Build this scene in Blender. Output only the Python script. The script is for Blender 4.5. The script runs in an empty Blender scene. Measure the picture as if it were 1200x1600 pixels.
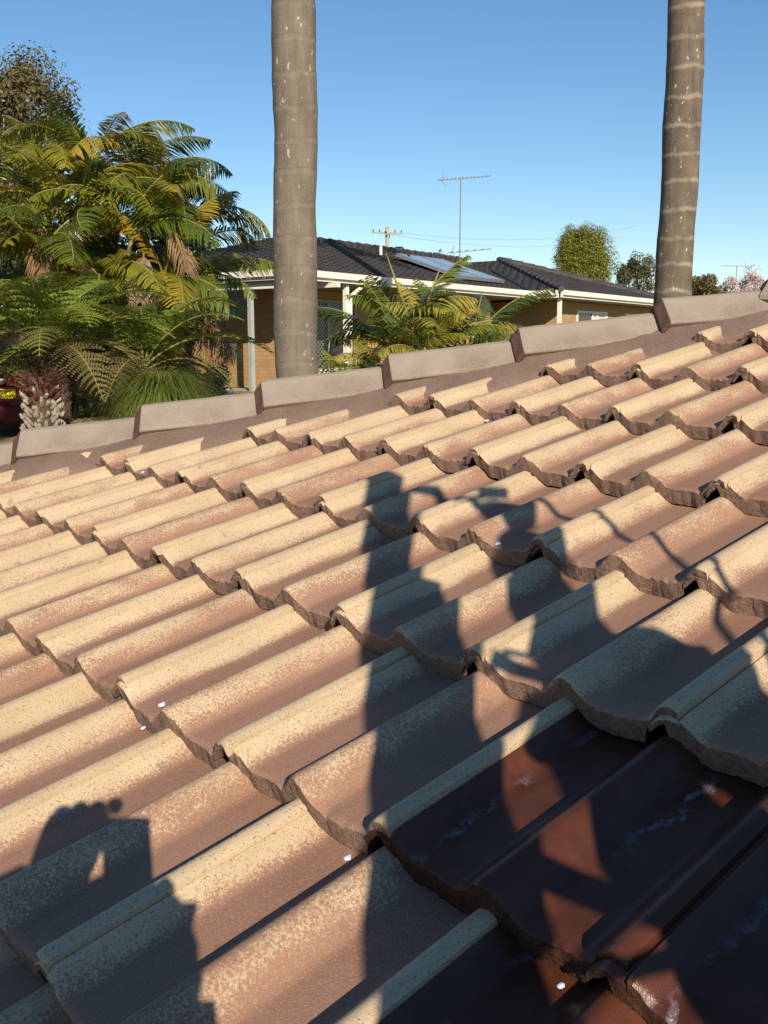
import bpy, bmesh, math, random
import numpy as np
from mathutils import Vector, Matrix, Quaternion
R = math.radians
sc = bpy.context.scene
COL = sc.collection

# ------------------------------------------------------------------ camera, sky, sun, exposure
cam_d = bpy.data.cameras.new('camera'); cam = bpy.data.objects.new('camera', cam_d); COL.objects.link(cam)
cam_d.sensor_fit = 'VERTICAL'; cam_d.sensor_height = 36; cam_d.lens = 36 * 1494 / 1600
cam_d.clip_start = 0.01; cam_d.clip_end = 3000
PITCH = 0.17332
cam.location = (0, 0, 0); cam.rotation_euler = (math.pi / 2 - PITCH, 0, 0)
sc.camera = cam
SUN = Vector((0.23405, -0.85965, 0.45411)).normalized()          # towards the sun
world = bpy.data.worlds.new('World'); sc.world = world; world.use_nodes = True
wn = world.node_tree.nodes; wl = world.node_tree.links
sky = wn.new('ShaderNodeTexSky'); sky.sky_type = 'NISHITA'; sky.sun_disc = False
sky.sun_elevation = R(27); sky.sun_rotation = math.atan2(SUN.x, SUN.y)
sky.altitude = 0; sky.air_density = 1.0; sky.dust_density = 0.0; sky.ozone_density = 2.5
hs = wn.new('ShaderNodeHueSaturation'); hs.inputs['Saturation'].default_value = 1.18
wl.new(sky.outputs[0], hs.inputs['Color']); wl.new(hs.outputs[0], wn['Background'].inputs[0]); wn['Background'].inputs[1].default_value = 0.097
sun_d = bpy.data.lights.new('sun', 'SUN'); sun_d.energy = 5.0; sun_d.angle = R(0.36); sun_d.color = (1.0, 0.88, 0.70)
sun = bpy.data.objects.new('sun', sun_d); COL.objects.link(sun); sun.location = (5, -20, 12)
sun.rotation_euler = SUN.to_track_quat('Z', 'Y').to_euler()
sc.view_settings.view_transform = 'Standard'; sc.view_settings.look = 'None'
sc.view_settings.exposure = 0.34; sc.view_settings.gamma = 1

# ------------------------------------------------------------------ helpers
def tag(o, label=None, cat=None, group=None, kind=None):
    if label: o['label'] = label
    if cat: o['category'] = cat
    if group: o['group'] = group
    if kind: o['kind'] = kind
    return o

def empty(name, loc=(0, 0, 0), rz=0, label=None, cat=None, group=None):
    o = bpy.data.objects.new(name, None); COL.objects.link(o)
    o.location = loc; o.rotation_euler = (0, 0, rz); o.empty_display_size = .1
    return tag(o, label, cat, group)

class MB:
    """collects verts and faces (with material slots) for one mesh"""
    def __init__(s): s.v = []; s.f = []; s.m = []
    def add(s, v, f, m=0):
        b = len(s.v); s.v += [tuple(p) for p in v]
        for q in f: s.f.append(tuple(i + b for i in q)); s.m.append(m)
    def box(s, lo, hi, m=0, mat=None):
        x0, y0, z0 = lo; x1, y1, z1 = hi
        v = [(x0,y0,z0),(x1,y0,z0),(x1,y1,z0),(x0,y1,z0),(x0,y0,z1),(x1,y0,z1),(x1,y1,z1),(x0,y1,z1)]
        if mat: v = [mat @ Vector(p) for p in v]
        s.add(v, [(0,3,2,1),(4,5,6,7),(0,1,5,4),(1,2,6,5),(2,3,7,6),(3,0,4,7)], m)
    def bar(s, a, b, w, h, m=0):
        a = Vector(a); b = Vector(b); d = b - a
        q = d.to_track_quat('X', 'Z').to_matrix().to_4x4(); q.translation = a
        s.box((0, -w/2, -h/2), (d.length, w/2, h/2), m, q)
    def tube(s, pts, rad, n=8, m=0, cap=True):
        pts = [Vector(p) for p in pts]
        if not hasattr(rad, '__len__'): rad = [rad] * len(pts)
        b = len(s.v); up = None
        for i, p in enumerate(pts):
            t = (pts[min(i+1, len(pts)-1)] - pts[max(i-1, 0)]).normalized()
            if up is None: up = t.orthogonal().normalized()
            up = (up - t * up.dot(t)).normalized(); sd = t.cross(up)
            for k in range(n):
                a = 2 * math.pi * k / n
                s.v.append(tuple(p + (up * math.cos(a) + sd * math.sin(a)) * rad[i]))
        for i in range(len(pts) - 1):
            for k in range(n):
                s.f.append((b+i*n+k, b+i*n+(k+1) % n, b+(i+1)*n+(k+1) % n, b+(i+1)*n+k)); s.m.append(m)
        if cap:
            s.f.append(tuple(b + k for k in reversed(range(n)))); s.m.append(m)
            e = b + (len(pts)-1)*n
            s.f.append(tuple(e + k for k in range(n))); s.m.append(m)
    def mesh(s, name, mats, smooth=False):
        me = bpy.data.meshes.new(name); me.from_pydata(s.v, [], s.f)
        for mt in (mats if isinstance(mats, (list, tuple)) else [mats]): me.materials.append(mt)
        if len(me.materials) > 1: me.polygons.foreach_set('material_index', s.m)
        if smooth: me.polygons.foreach_set('use_smooth', [True] * len(me.polygons))
        me.update(); return me
    def build(s, name, mats, parent=None, smooth=False, loc=None):
        o = bpy.data.objects.new(name, s.mesh(name, mats, smooth)); COL.objects.link(o)
        if parent: o.parent = parent
        if loc: o.location = loc
        return o

def inst(name, me, parent=None, mat=None):
    o = bpy.data.objects.new(name, me); COL.objects.link(o)
    if parent: o.parent = parent
    if mat is not None: o.matrix_basis = mat
    return o

def at(px, py, Y):
    """world point at forward distance Y that the given photograph pixel looks at"""
    a = (px - 600) / 1494; b = -(py - 800) / 1494
    d = Vector((a, math.cos(PITCH) + b * math.sin(PITCH), -math.sin(PITCH) + b * math.cos(PITCH)))
    return d * (Y / d.y)

# ------------------------------------------------------------------ materials
class NT:
    def __init__(s, name):
        s.mat = bpy.data.materials.new(name); s.mat.use_nodes = True
        s.t = s.mat.node_tree; s.n = s.t.nodes; s.p = s.n['Principled BSDF']; s.out = s.n['Material Output']
    def node(s, typ, **kw):
        x = s.n.new(typ)
        for k, v in kw.items(): setattr(x, k, v)
        return x
    def link(s, a, b): s.t.links.new(a, b)
    def val(s, sock, v):
        if hasattr(v, 'is_output') or isinstance(v, bpy.types.NodeSocket): s.link(v, sock)
        else: sock.default_value = v
    def math(s, op, a, b=0.0, c=0.0, clamp=False):
        x = s.node('ShaderNodeMath', operation=op); x.use_clamp = clamp
        for i, v in enumerate((a, b, c)): s.val(x.inputs[i], v)
        return x.outputs[0]
    def noise(s, vec, scale, detail=3, rough=.5, dist=0):
        x = s.node('ShaderNodeTexNoise'); x.inputs['Scale'].default_value = scale
        x.inputs['Detail'].default_value = detail; x.inputs['Roughness'].default_value = rough
        x.inputs['Distortion'].default_value = dist
        if vec is not None: s.link(vec, x.inputs['Vector'])
        return x.outputs[0]
    def ramp(s, fac, stops, interp='LINEAR'):
        x = s.node('ShaderNodeValToRGB'); x.color_ramp.interpolation = interp
        e = x.color_ramp.elements
        while len(e) < len(stops): e.new(0.5)
        for q, (p, c) in zip(e, stops):
            q.position = p; q.color = (c, c, c, 1) if not hasattr(c, '__len__') else (*c, 1)
        s.link(fac, x.inputs[0]); return x.outputs[0]
    def mix(s, fac, a, b, typ='MIX'):
        x = s.node('ShaderNodeMix', data_type='RGBA', blend_type=typ)
        s.val(x.inputs[0], fac)
        for i, v in ((6, a), (7, b)): s.val(x.inputs[i], v if not isinstance(v, tuple) else ((*v, 1) if len(v) == 3 else v))
        return x.outputs[2]
    def coord(s, which='Object'): return s.node('ShaderNodeTexCoord').outputs[which]
    def sep(s, v):
        x = s.node('ShaderNodeSeparateXYZ'); s.link(v, x.inputs[0]); return x.outputs
    def vadd(s, v, w):
        x = s.node('ShaderNodeVectorMath', operation='ADD'); s.link(v, x.inputs[0]); s.val(x.inputs[1], w); return x.outputs[0]
    def vmul(s, v, w):
        x = s.node('ShaderNodeVectorMath', operation='MULTIPLY'); s.link(v, x.inputs[0]); s.val(x.inputs[1], w); return x.outputs[0]
    def rand(s): return s.node('ShaderNodeObjectInfo').outputs['Random']
    def base(s, c, rough=.7, spec=.3):
        s.val(s.p.inputs['Base Color'], c if not isinstance(c, tuple) else (*c[:3], 1))
        s.val(s.p.inputs['Roughness'], rough); s.p.inputs['Specular IOR Level'].default_value = spec
    def bump(s, h, strength=.5, dist=.01, prev=None):
        x = s.node('ShaderNodeBump'); x.inputs['Strength'].default_value = strength; x.inputs['Distance'].default_value = dist
        s.link(h, x.inputs['Height']); 
        if prev: s.link(prev, x.inputs['Normal'])
        s.link(x.outputs[0], s.p.inputs['Normal']); return x.outputs[0]

def simple(name, col, rough=.6, var=.15, scale=8, spec=.3, metal=0, bump=0):
    t = NT(name); c = t.coord(); n = t.noise(c, scale, 5, .6)
    lo = tuple(x * (1 - var) for x in col); hi = tuple(min(1, x * (1 + var)) for x in col)
    t.base(t.ramp(n, [(.3, lo), (.7, hi)]), rough, spec); t.p.inputs['Metallic'].default_value = metal
    if bump: t.bump(t.noise(c, scale * 6, 4, .6), bump, .01)
    return t.mat

def tile_common(t):
    """object coordinates of one tile, shifted differently for every tile"""
    c = t.coord(); r = t.rand()
    off = t.node('ShaderNodeCombineXYZ'); t.link(t.math('MULTIPLY', r, 37.0), off.inputs[0]); t.link(t.math('MULTIPLY', r, 91.0), off.inputs[1])
    return c, r, t.vadd(c, off.outputs[0])

def mat_tile_old():
    t = NT('weathered_tile'); c, r, cc = tile_common(t)
    x, y, z = t.sep(c)
    roll = t.math('COSINE', t.math('MULTIPLY', t.math('SUBTRACT', x, .008), 2 * math.pi / .15))
    alt = t.math('COSINE', t.math('MULTIPLY', x, 2 * math.pi / .3))
    stretch = t.vmul(cc, (1.6, .6, 1))
    n1 = t.noise(stretch, 14, 5, .6); n2 = t.noise(cc, 260, 3, .75); n4 = t.noise(cc, 700, 2, .7)
    w = t.math('ADD', t.math('MULTIPLY', roll, .58), t.math('MULTIPLY', alt, .20))
    w = t.math('ADD', w, t.math('MULTIPLY', t.math('SUBTRACT', n1, .5), 1.1))
    w = t.math('ADD', w, t.math('MULTIPLY', t.math('SUBTRACT', n2, .5), 1.5))
    w = t.math('ADD', w, t.math('MULTIPLY', t.math('SUBTRACT', n4, .5), .7))
    w = t.math('ADD', w, t.math('MULTIPLY', t.math('SUBTRACT', r, .5), .45))
    wear = t.ramp(w, [(.08, 0.0), (.36, 1.0)])
    big = t.noise(stretch, 5, 4, .6)
    brown = t.ramp(big, [(.3, (.245, .128, .083)), (.7, (.325, .182, .122))])
    pink = t.mix(t.ramp(t.noise(cc, 420, 2, .7), [(.50, 0.), (.66, .7)]), brown, (.40, .26, .19))
    cream = t.ramp(t.noise(stretch, 9, 4, .6), [(.3, (.44, .328, .205)), (.7, (.545, .420, .275))])
    speck = t.ramp(t.noise(cc, 330, 2, .6), [(.60, 0.0), (.66, 1.0)])
    cream = t.mix(t.math('MULTIPLY', speck, .75), cream, (.16, .10, .06))
    col = t.mix(wear, pink, cream)
    lich = t.ramp(t.noise(cc, 23, 3, .5), [(.70, 0.0), (.73, .45)])
    col = t.mix(lich, col, (.20, .125, .10))
    t.base(col, .82, .25)
    h = t.math('ADD', t.noise(cc, 520, 3, .7), t.math('MULTIPLY', n2, .6))
    t.bump(h, .35, .0016)
    return t.mat

def mat_tile_wet():
    t = NT('freshly_painted_tile'); c, r, cc = tile_common(t)
    x, y, z = t.sep(c)
    n1 = t.noise(cc, 22, 4, .6); n2 = t.noise(cc, 420, 2, .6)
    col = t.ramp(n1, [(.3, (.055, .017, .009)), (.7, (.098, .032, .016))])
    # froth of the fresh coat: streaks that run down the pans
    warp = t.noise(cc, 9, 3, .6)
    st = t.math('SINE', t.math('ADD', t.math('MULTIPLY', x, 78.0), t.math('MULTIPLY', warp, 9.0)))
    st = t.ramp(st, [(.80, 0.0), (.98, 1.0)])
    pan = t.ramp(t.math('COSINE', t.math('MULTIPLY', t.math('ADD', x, -.075), 2 * math.pi / .15)), [(.0, 0.), (.7, 1.)])
    patch = t.ramp(t.noise(t.vmul(cc, (1, .7, 1)), 7.5, 3, .5), [(.44, 0.), (.54, 1.)])
    vor = t.node('ShaderNodeTexVoronoi'); vor.inputs['Scale'].default_value = 330; t.link(t.vadd(cc, t.noise(cc, 60)), vor.inputs['Vector'])
    cell = t.ramp(vor.outputs[0], [(.30, 1.0), (.52, 0.0)])
    fr = t.math('MULTIPLY', t.math('MULTIPLY', st, pan), t.math('MULTIPLY', patch, cell))
    brk = t.ramp(t.noise(cc, 70, 4, .7), [(.42, 0.), (.53, 1.)])
    fr = t.math('MULTIPLY', fr, brk)
    v2 = t.node('ShaderNodeTexVoronoi'); v2.inputs['Scale'].default_value = 240; t.link(t.vadd(cc, t.noise(cc, 40)), v2.inputs['Vector'])
    dots = t.math('MULTIPLY', t.ramp(v2.outputs[0], [(.09, .9), (.17, 0.0)]), t.math('MULTIPLY', pan, t.ramp(t.noise(cc, 11, 4, .65), [(.57, 0.), (.64, 1.)])))
    fr = t.math('MAXIMUM', fr, dots)
    col = t.mix(fr, col, (.66, .66, .82))
    t.base(col, t.math('ADD', t.math('MULTIPLY', n2, .25), .24), .35)
    h = t.math('ADD', t.math('MULTIPLY', n2, .5), t.math('MULTIPLY', fr, .6))
    t.bump(h, .5, .0016)
    return t.mat

def mat_butt(name, a, b, rough=.9):
    t = NT(name); c, r, cc = tile_common(t)
    n = t.noise(cc, 120, 5, .75); n2 = t.noise(cc, 330, 3, .7)
    t.base(t.ramp(n, [(.3, a), (.68, b)]), rough, .2)
    t.bump(t.math('ADD', n, n2), .9, .006)
    return t.mat

def mat_cap():
    t = NT('faded_cap'); c, r, cc = tile_common(t)
    n = t.noise(cc, 10, 5, .6); f = t.noise(cc, 420, 2, .7)
    col = t.ramp(n, [(.3, (.205, .160, .128)), (.7, (.280, .225, .180))])
    col = t.mix(t.ramp(f, [(.56, 0.), (.66, .7)]), col, (.44, .37, .29))
    col = t.mix(t.ramp(t.noise(cc, 300, 2, .7), [(.58, 0.), (.66, .5)]), col, (.16, .115, .09))
    x, y, z = t.sep(t.coord())
    fade = t.ramp(t.math('ADD', t.math('MULTIPLY', t.math('ADD', z, .05), 10.0), t.math('MULTIPLY', n, .8)), [(.3, 0.), (1.0, .55)])
    col = t.mix(fade, col, (.35, .295, .225))
    t.base(col, .85, .2); t.bump(t.math('ADD', f, t.noise(cc, 90, 4, .7)), .35, .003)
    return t.mat

def mat_pointing():
    t = NT('roof_pointing'); c = t.coord()
    n = t.noise(c, 7, 5, .65); f = t.noise(c, 300, 2, .7)
    col = t.ramp(n, [(.3, (.150, .095, .070)), (.7, (.215, .142, .106))])
    col = t.mix(t.ramp(f, [(.60, 0.), (.67, .6)]), col, (.42, .33, .28))
    t.base(col, .75, .35); t.bump(t.math('ADD', f, t.math('MULTIPLY', t.noise(c, 28, 5, .7), 1.5)), .5, .006)
    return t.mat

def mat_leaf(name, stops, rough=.42, trans=.22, spec=.4, vary=.25):
    t = NT(name); r = t.rand(); c = t.coord('Generated'); g = t.node('ShaderNodeNewGeometry')
    isl = g.outputs['Random Per Island']
    f = t.math('ADD', t.math('MULTIPLY', r, 1 - vary), t.math('MULTIPLY', isl, vary))
    col = t.ramp(f, stops)
    t.base(col, rough, spec)
    tr = t.node('ShaderNodeBsdfTranslucent'); t.link(col, tr.inputs[0])
    mx = t.node('ShaderNodeMixShader'); mx.inputs[0].default_value = trans
    t.link(t.p.outputs[0], mx.inputs[1]); t.link(tr.outputs[0], mx.inputs[2]); t.link(mx.outputs[0], t.out.inputs[0])
    return t.mat

M = {}
M['tile'] = mat_tile_old(); M['wet'] = mat_tile_wet()
M['butt'] = mat_butt('tile_edge', (.17, .105, .078), (.40, .265, .195))
M['wetbutt'] = mat_butt('wet_tile_edge', (.045, .018, .010), (.12, .055, .028), .55)
M['cap'] = mat_cap(); M['point'] = mat_pointing()
M['capend'] = mat_butt('cap_end', (.10, .054, .042), (.165, .092, .07), .8)
M['lead'] = simple('lead_flashing', (.22, .26, .27), .55, .2, 30)
M['white_drop'] = simple('paint_drop', (.62, .68, .85), .3, .1, 60)
M['white'] = simple('white_paint', (.74, .71, .62), .5, .06, 3)
M['grey_paint'] = simple('grey_green_paint', (.34, .38, .36), .5, .1, 3)
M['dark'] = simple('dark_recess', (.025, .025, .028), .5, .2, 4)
M['glass'] = simple('window_glass', (.03, .035, .04), .08, .1, 2, spec=.6)
M['curtain'] = simple('curtain', (.55, .53, .45), .8, .1, 5)
M['metal'] = simple('dull_aluminium', (.45, .46, .46), .4, .1, 20, metal=.7)
M['dullmetal'] = simple('weathered_aluminium', (.22, .22, .22), .6, .15, 20)
M['timber'] = simple('weathered_timber', (.32, .24, .16), .8, .2, 14)
M['soffit'] = simple('soffit_board', (.28, .24, .19), .7, .08, 2)
M['concrete'] = simple('concrete_path', (.38, .35, .30), .85, .15, 4, bump=.3)
M['pole'] = simple('pole_timber', (.36, .30, .22), .85, .2, 6)
M['rubber'] = simple('black_rubber', (.02, .02, .02), .6, .2, 10)
M['frondA'] = mat_leaf('cane_palm_leaf', [(0, (.040, .062, .008)), (.28, (.085, .115, .013)), (.52, (.165, .180, .018)), (.76, (.30, .25, .025)), (.92, (.36, .19, .020)), (1, (.30, .13, .022))], .30, .25, .6)
M['frondB'] = mat_leaf('young_palm_leaf', [(0, (.060, .095, .014)), (.40, (.125, .165, .022)), (.68, (.27, .26, .035)), (1, (.48, .32, .08))], .28, .28, .6)
M['dead'] = mat_leaf('dead_frond', [(0, (.16, .09, .045)), (.6, (.25, .13, .05)), (1, (.30, .22, .16))], .7, .1)
M['fern'] = mat_leaf('tree_fern_leaf', [(0, (.15, .20, .032)), (.6, (.25, .30, .046)), (1, (.36, .37, .05))], .5, .38)
M['fernold'] = mat_leaf('old_fern_leaf', [(0, (.13, .095, .040)), (.5, (.17, .145, .048)), (1, (.17, .185, .042))], .6, .2)
M['tuss'] = mat_leaf('tussock_blade', [(0, (.085, .13, .022)), (.6, (.16, .20, .035)), (1, (.30, .28, .07))], .45, .25, vary=1)
M['stem'] = simple('cane_stem', (.17, .16, .07), .6, .25, 12)
M['rachis'] = simple('frond_stalk', (.22, .20, .045), .5, .25, 12)
M['fibre'] = simple('trunk_fibre', (.085, .055, .035), .9, .4, 30)

# ------------------------------------------------------------------ ground
def ground_z(x, y):
    pts = [(-4000, -3.2), (4.5, -3.2), (9, -1.75), (12, -1.42), (14.5, -1.33), (17, -1.24), (20, -1.02), (30, -.98), (45, -.8), (4000, -.8)]
    for (a, za), (b, zb) in zip(pts, pts[1:]):
        if y <= b: return za + (zb - za) * (y - a) / (b - a)
    return -.8
def build_ground():
    t = NT('dry_mulch_and_lawn'); c = t.coord()
    n = t.noise(c, .35, 6, .6); f = t.noise(c, 30, 4, .7)
    col = t.mix(t.ramp(n, [(.42, 0.), (.58, 1.)]), t.ramp(f, [(.3, (.22, .16, .08)), (.7, (.36, .28, .15))]), t.ramp(f, [(.3, (.06, .085, .02)), (.7, (.14, .15, .04))]))
    t.base(col, .95, .1); t.bump(f, .8, .03)
    b = MB()
    ys = [-1500, -300, -60, -10, 0, 3, 4.5, 6, 7.5, 9, 10.5, 12, 13, 14.5, 16, 17, 18.5, 20, 22, 26, 30, 37, 45, 70, 120, 300, 800, 2000]
    xs = [-2000, -500, -120, -40, -20, -10, -6, -3, 0, 3, 6, 10, 20, 40, 120, 500, 2000]
    v = [(x, y, ground_z(x, y)) for y in ys for x in xs]; n_ = len(xs)
    b.add(v, [(j*n_+i, j*n_+i+1, (j+1)*n_+i+1, (j+1)*n_+i) for j in range(len(ys)-1) for i in range(n_-1)])
    tag(b.build('ground', t.mat, smooth=True), kind='structure')
build_ground()

# ------------------------------------------------------------------ the tiled roof we stand on
CD = Vector((.66660, -.74542, 0)); UP = Vector((.71644, .64069, .27609)); NN = Vector((-.20580, -.18404, .96113))
P0 = Vector((.13866, 2.69002, -.17757)); G = .32833; RS = .15; HR = .031
HIP0 = Vector((0, 3.0, 0)); HIPN = Vector((.055, .9985, 0)); HIPD = Vector((.9985, -.055, 0))
def tile_mat(r, c):
    m = Matrix((CD, UP, NN)).transposed().to_4x4()
    m.translation = P0 + CD * (r * RS) - UP * (c * G); return m
def prof(u):
    u = (u + .075) % .15 - .075
    s = abs(u) / .075
    w = .66 if u > 0 else .58
    return HR * (.5 + .5 * math.cos(math.pi * s / w)) if s < w else 0.0
def tile_mesh(seed, top, butt, len_=.41):
    rnd = random.Random(seed); b = MB()
    us = [-.028 + i * .006 for i in range(58)] ; us = sorted([u for u in us if u < .308 and not .010 < u < .018] + [.0122, .0150, .0163, .0195, .3095, .3126])
    vs = [0, .0035, .010, .05, .15, .26, .34, len_]
    ph = [rnd.uniform(0, 6.28) for _ in range(6)]
    def edge(u): return .0028 * math.sin(31*u + ph[0]) + .0011 * math.sin(110*u + ph[1]) + .0005 * math.sin(410*u + ph[2]) + rnd.uniform(-.0006, .0006)
    warp = [rnd.uniform(-.002, .002) for _ in range(4)]
    def ztop(u, v):
        z = .036 * (1 - v / G) + prof(u) - HR
        if u < .0155: z -= .0065      # side lap that lies under the neighbour's lip
        if u > .268: z += .0034 * min(1, (u - .268) / .02)             # the lip
        return z + warp[0] * math.sin(9*u + warp[1]*900) * (1 - v) 
    def thick(u, v):
        if u > .262: return .0150
        if u < .0: return .012
        return .0345 if v < .02 else .022
    e = [edge(u) for u in us]; nv = len(vs); nu = len(us)
    chip = [rnd.random() < .10 for _ in us]
    top_i = []; bot_i = []
    for j, v in enumerate(vs):
        for i, u in enumerate(us):
            z = ztop(u, v); y = v
            if j == 0: y = v + e[i]; z -= .0035 + (.004 if chip[i] else 0) + rnd.uniform(0, .0008)
            elif j == 1: y = v + e[i]*.9 + .001; z -= .0008 + (.0025 if chip[i] else 0)
            elif j == 2: y = v + e[i]*.4
            b.v.append((u, y, z))
    n0 = len(b.v)
    for j, (v, dy) in enumerate(((0, .0), (.0, .003), (.03, 0), (len_, 0))):
        for i, u in enumerate(us):
            tk = thick(u, v)
            if j == 0: b.v.append((u, e[i] + rnd.uniform(-.0014, .0014), ztop(u, 0) - tk * rnd.uniform(.45, .60)))
            elif j == 1: b.v.append((u, e[i] + .001 + rnd.uniform(-.001, .001), ztop(u, 0) - tk + rnd.uniform(-.0012, .0012)))
            else: b.v.append((u, v, ztop(u, v) - tk))
    for j in range(nv - 1):
        for i in range(nu - 1):
            b.f.append((j*nu+i, j*nu+i+1, (j+1)*nu+i+1, (j+1)*nu+i)); b.m.append(0)
    for i in range(nu - 1):
        b.f.append((i, n0+i, n0+i+1, i+1)); b.m.append(1)
        for j in range(3):
            b.f.append((n0+j*nu+i, n0+(j+1)*nu+i, n0+(j+1)*nu+i+1, n0+j*nu+i+1)); b.m.append(1)
    # the two side edges
    for i, fl in ((0, 0), (nu-1, 1)):
        for j in range(1, nv-1):
            pass
        ring = [j*nu+i for j in range(nv)] + [n0+3*nu+i, n0+2*nu+i, n0+nu+i, n0+i]
        b.f.append(tuple(ring) if not fl else tuple(reversed(ring))); b.m.append(0)
    me = b.mesh('roof_tile', [top, butt])
    me.polygons.foreach_set('use_smooth', [True for k in b.m])
    me.set_sharp_from_angle(angle=R(48)); return me

house = empty('tiled_house', P0, 0, 'house roof of weathered pink and cream tiles with some wet dark red painted', 'house')
HI = Matrix.Translation(-P0)
def under(o):            # keep world placement under the roof's Empty
    o.parent = house; o.matrix_parent_inverse = HI
    return o
OLD = [tile_mesh(s, M['tile'], M['butt']) for s in range(5)]
WET = [tile_mesh(20 + s, M['wet'], M['wetbutt']) for s in range(3)]
rnd = random.Random(4)
def r_hip(c): return -1.77 - 2.10 * c
for c in range(-3, 9):
    r0 = -22
    for r in range(-22, 22):
        if (r + c) % 2: continue
        if c % 1: continue
        if r + 2 < r_hip(c) - 5: continue
        if r > 13: continue
        if c >= 6 and r < -14: continue
        painted = (c == 4 and r >= 7) or (c == 5 and r >= 8) or (c >= 6 and r >= 8)
        me = rnd.choice(WET if painted else OLD)
        m = tile_mat(r, c)
        j = Matrix.Translation((rnd.uniform(-.0015, .0015), rnd.uniform(-.005, .005), rnd.uniform(-.001, .0015))) @ Matrix.Rotation(rnd.uniform(-.006, .006), 4, 'Z') @ Matrix.Rotation(rnd.uniform(-.004, .004), 4, 'Y')
        m = m @ j
        cs = [m @ Vector((x, y, 0)) for x in (-.03, .312) for y in (0, .41)]
        ds = [(p - HIP0).dot(HIPN) for p in cs]
        if min(ds) > -.235: continue
        if max(ds) > -.05:
            bm = bmesh.new(); bm.from_mesh(me); inv = m.inverted()
            co = inv @ (HIP0 - HIPN * .05); no = (inv.to_3x3() @ HIPN).normalized()
            bmesh.ops.bisect_plane(bm, geom=bm.verts[:] + bm.edges[:] + bm.faces[:], plane_co=co, plane_no=no, clear_outer=True)
            me = me.copy(); bm.to_mesh(me); bm.free()
            if not len(me.polygons): continue
        o = inst('roof_tile', me, None, m); under(o)

# dark underlay put below the tiles to block light, and the far slope beyond the hip
def roof_sheet():
    b = MB(); m = tile_mat(0, 0)
    def pt(r, c, h=-.075): return P0 + CD * (r * RS) - UP * (c * G) + NN * h
    cs = list(range(-4, 10)); L = []
    for c in cs: L.append((pt(r_hip(c) + .2, c), pt(18, c)))
    for (a, d), (e, f) in zip(L, L[1:]): b.add([a, d, f, e], [(0, 1, 2, 3)])
    under(b.build('underlay', M['dark']))
    b = MB()                                   # mirrored slope: courses of the same rolls as one sheet
    def mir(p):
        k = (p - HIP0).dot(HIPN); return p - HIPN * (2 * k)
    for c in range(-3, 9):
        rs = [r_hip(c) + 2.6 + .125 * i for i in range(int((16 - r_hip(c)) / .125))]
        top = []; bot = []
        for r in rs:
            z = prof(r * RS) - HR
            k = max(0, (r_hip(c) + 2.2 - r) / 2.1)
            top.append(mir(P0 + CD*(r*RS) - UP*((c-1)*G) + NN*(z - .01))); bot.append(mir(P0 + CD*(r*RS) - UP*(c*G) + NN*(z + .018)))
        but = [p - NN * .03 for p in bot]; n = len(rs)
        b.add(top + bot + but, [q for i in range(n-1) for q in ((i, i+1, n+i+1, n+i), (n+i, n+i+1, 2*n+i+1, 2*n+i))])
    under(tag(b.build('far_slope_tiles', M['tile']), kind='stuff'))
roof_sheet()

# hip caps
HS = .203
HU = Vector((HIPD.x, HIPD.y, HS)).normalized(); HSIDE = -HIPN; HH = HSIDE.cross(HU); HH = HH if HH.z > 0 else -HH
def hip_pt(x): return Vector((x, 3.0 - .055 * x, -.062 + HS * x))
def cap_mesh(L, seed):
    rnd = random.Random(seed); b = MB()
    nl = 9
    for i in range(-1, nl):
        f = max(0, i) / (nl - 1); k = .028 * (1 - f) - .010 * f
        if i < 0: k = .003; f = -.028 / L
        w = .088 + k * .35
        sec = [(-w, -.078 + k), (-w + .004, -.066 + k), (-.026, -.004 + k), (-.010, .001 + k), (.010, .001 + k), (.026, -.004 + k), (w - .004, -.066 + k), (w, -.078 + k), (w - .02, -.09 + k), (-w + .02, -.09 + k)]
        for s, h in sec: b.v.append((f * L + (rnd.uniform(-.003, .003) if i in (-1, 0, nl-1) else 0), s + rnd.uniform(-.001, .001), h + rnd.uniform(-.0012, .0012)))
    n = 10
    for i in range(nl):
        for j in range(n): b.f.append((i*n+j, i*n+(j+1) % n, (i+1)*n+(j+1) % n, (i+1)*n+j)); b.m.append(0 if i else 1)
    b.f.append(tuple(reversed(range(n)))); b.m.append(1)
    b.f.append(tuple(range(nl*n, (nl+1)*n))); b.m.append(1)
    me = b.mesh('hip_cap', [M['cap'], M['capend']]); return me
CAPX = [-2.34, -1.945, -1.55, -1.152, -.758, -.374, .02, .414, .838]
for i, x in enumerate(CAPX):
    L = .425 if i < len(CAPX) - 1 else .335
    m = Matrix((HU, HSIDE, HH)).transposed().to_4x4(); m.translation = hip_pt(x)
    m = m @ Matrix.Rotation(rnd.uniform(-.012, .012), 4, 'Z') @ Matrix.Rotation(rnd.uniform(-.006, .006), 4, 'Y')
    if Matrix((HU, HSIDE, HH)).determinant() < 0: m = m @ Matrix.Scale(-1, 4, (0, 1, 0))
    o = inst('hip_cap', cap_mesh(L, i), None, m); under(o)
    bv = o.modifiers.new('bevel', 'BEVEL'); bv.width = .004; bv.segments = 2; bv.limit_method = 'ANGLE'; bv.angle_limit = R(25)
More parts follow.
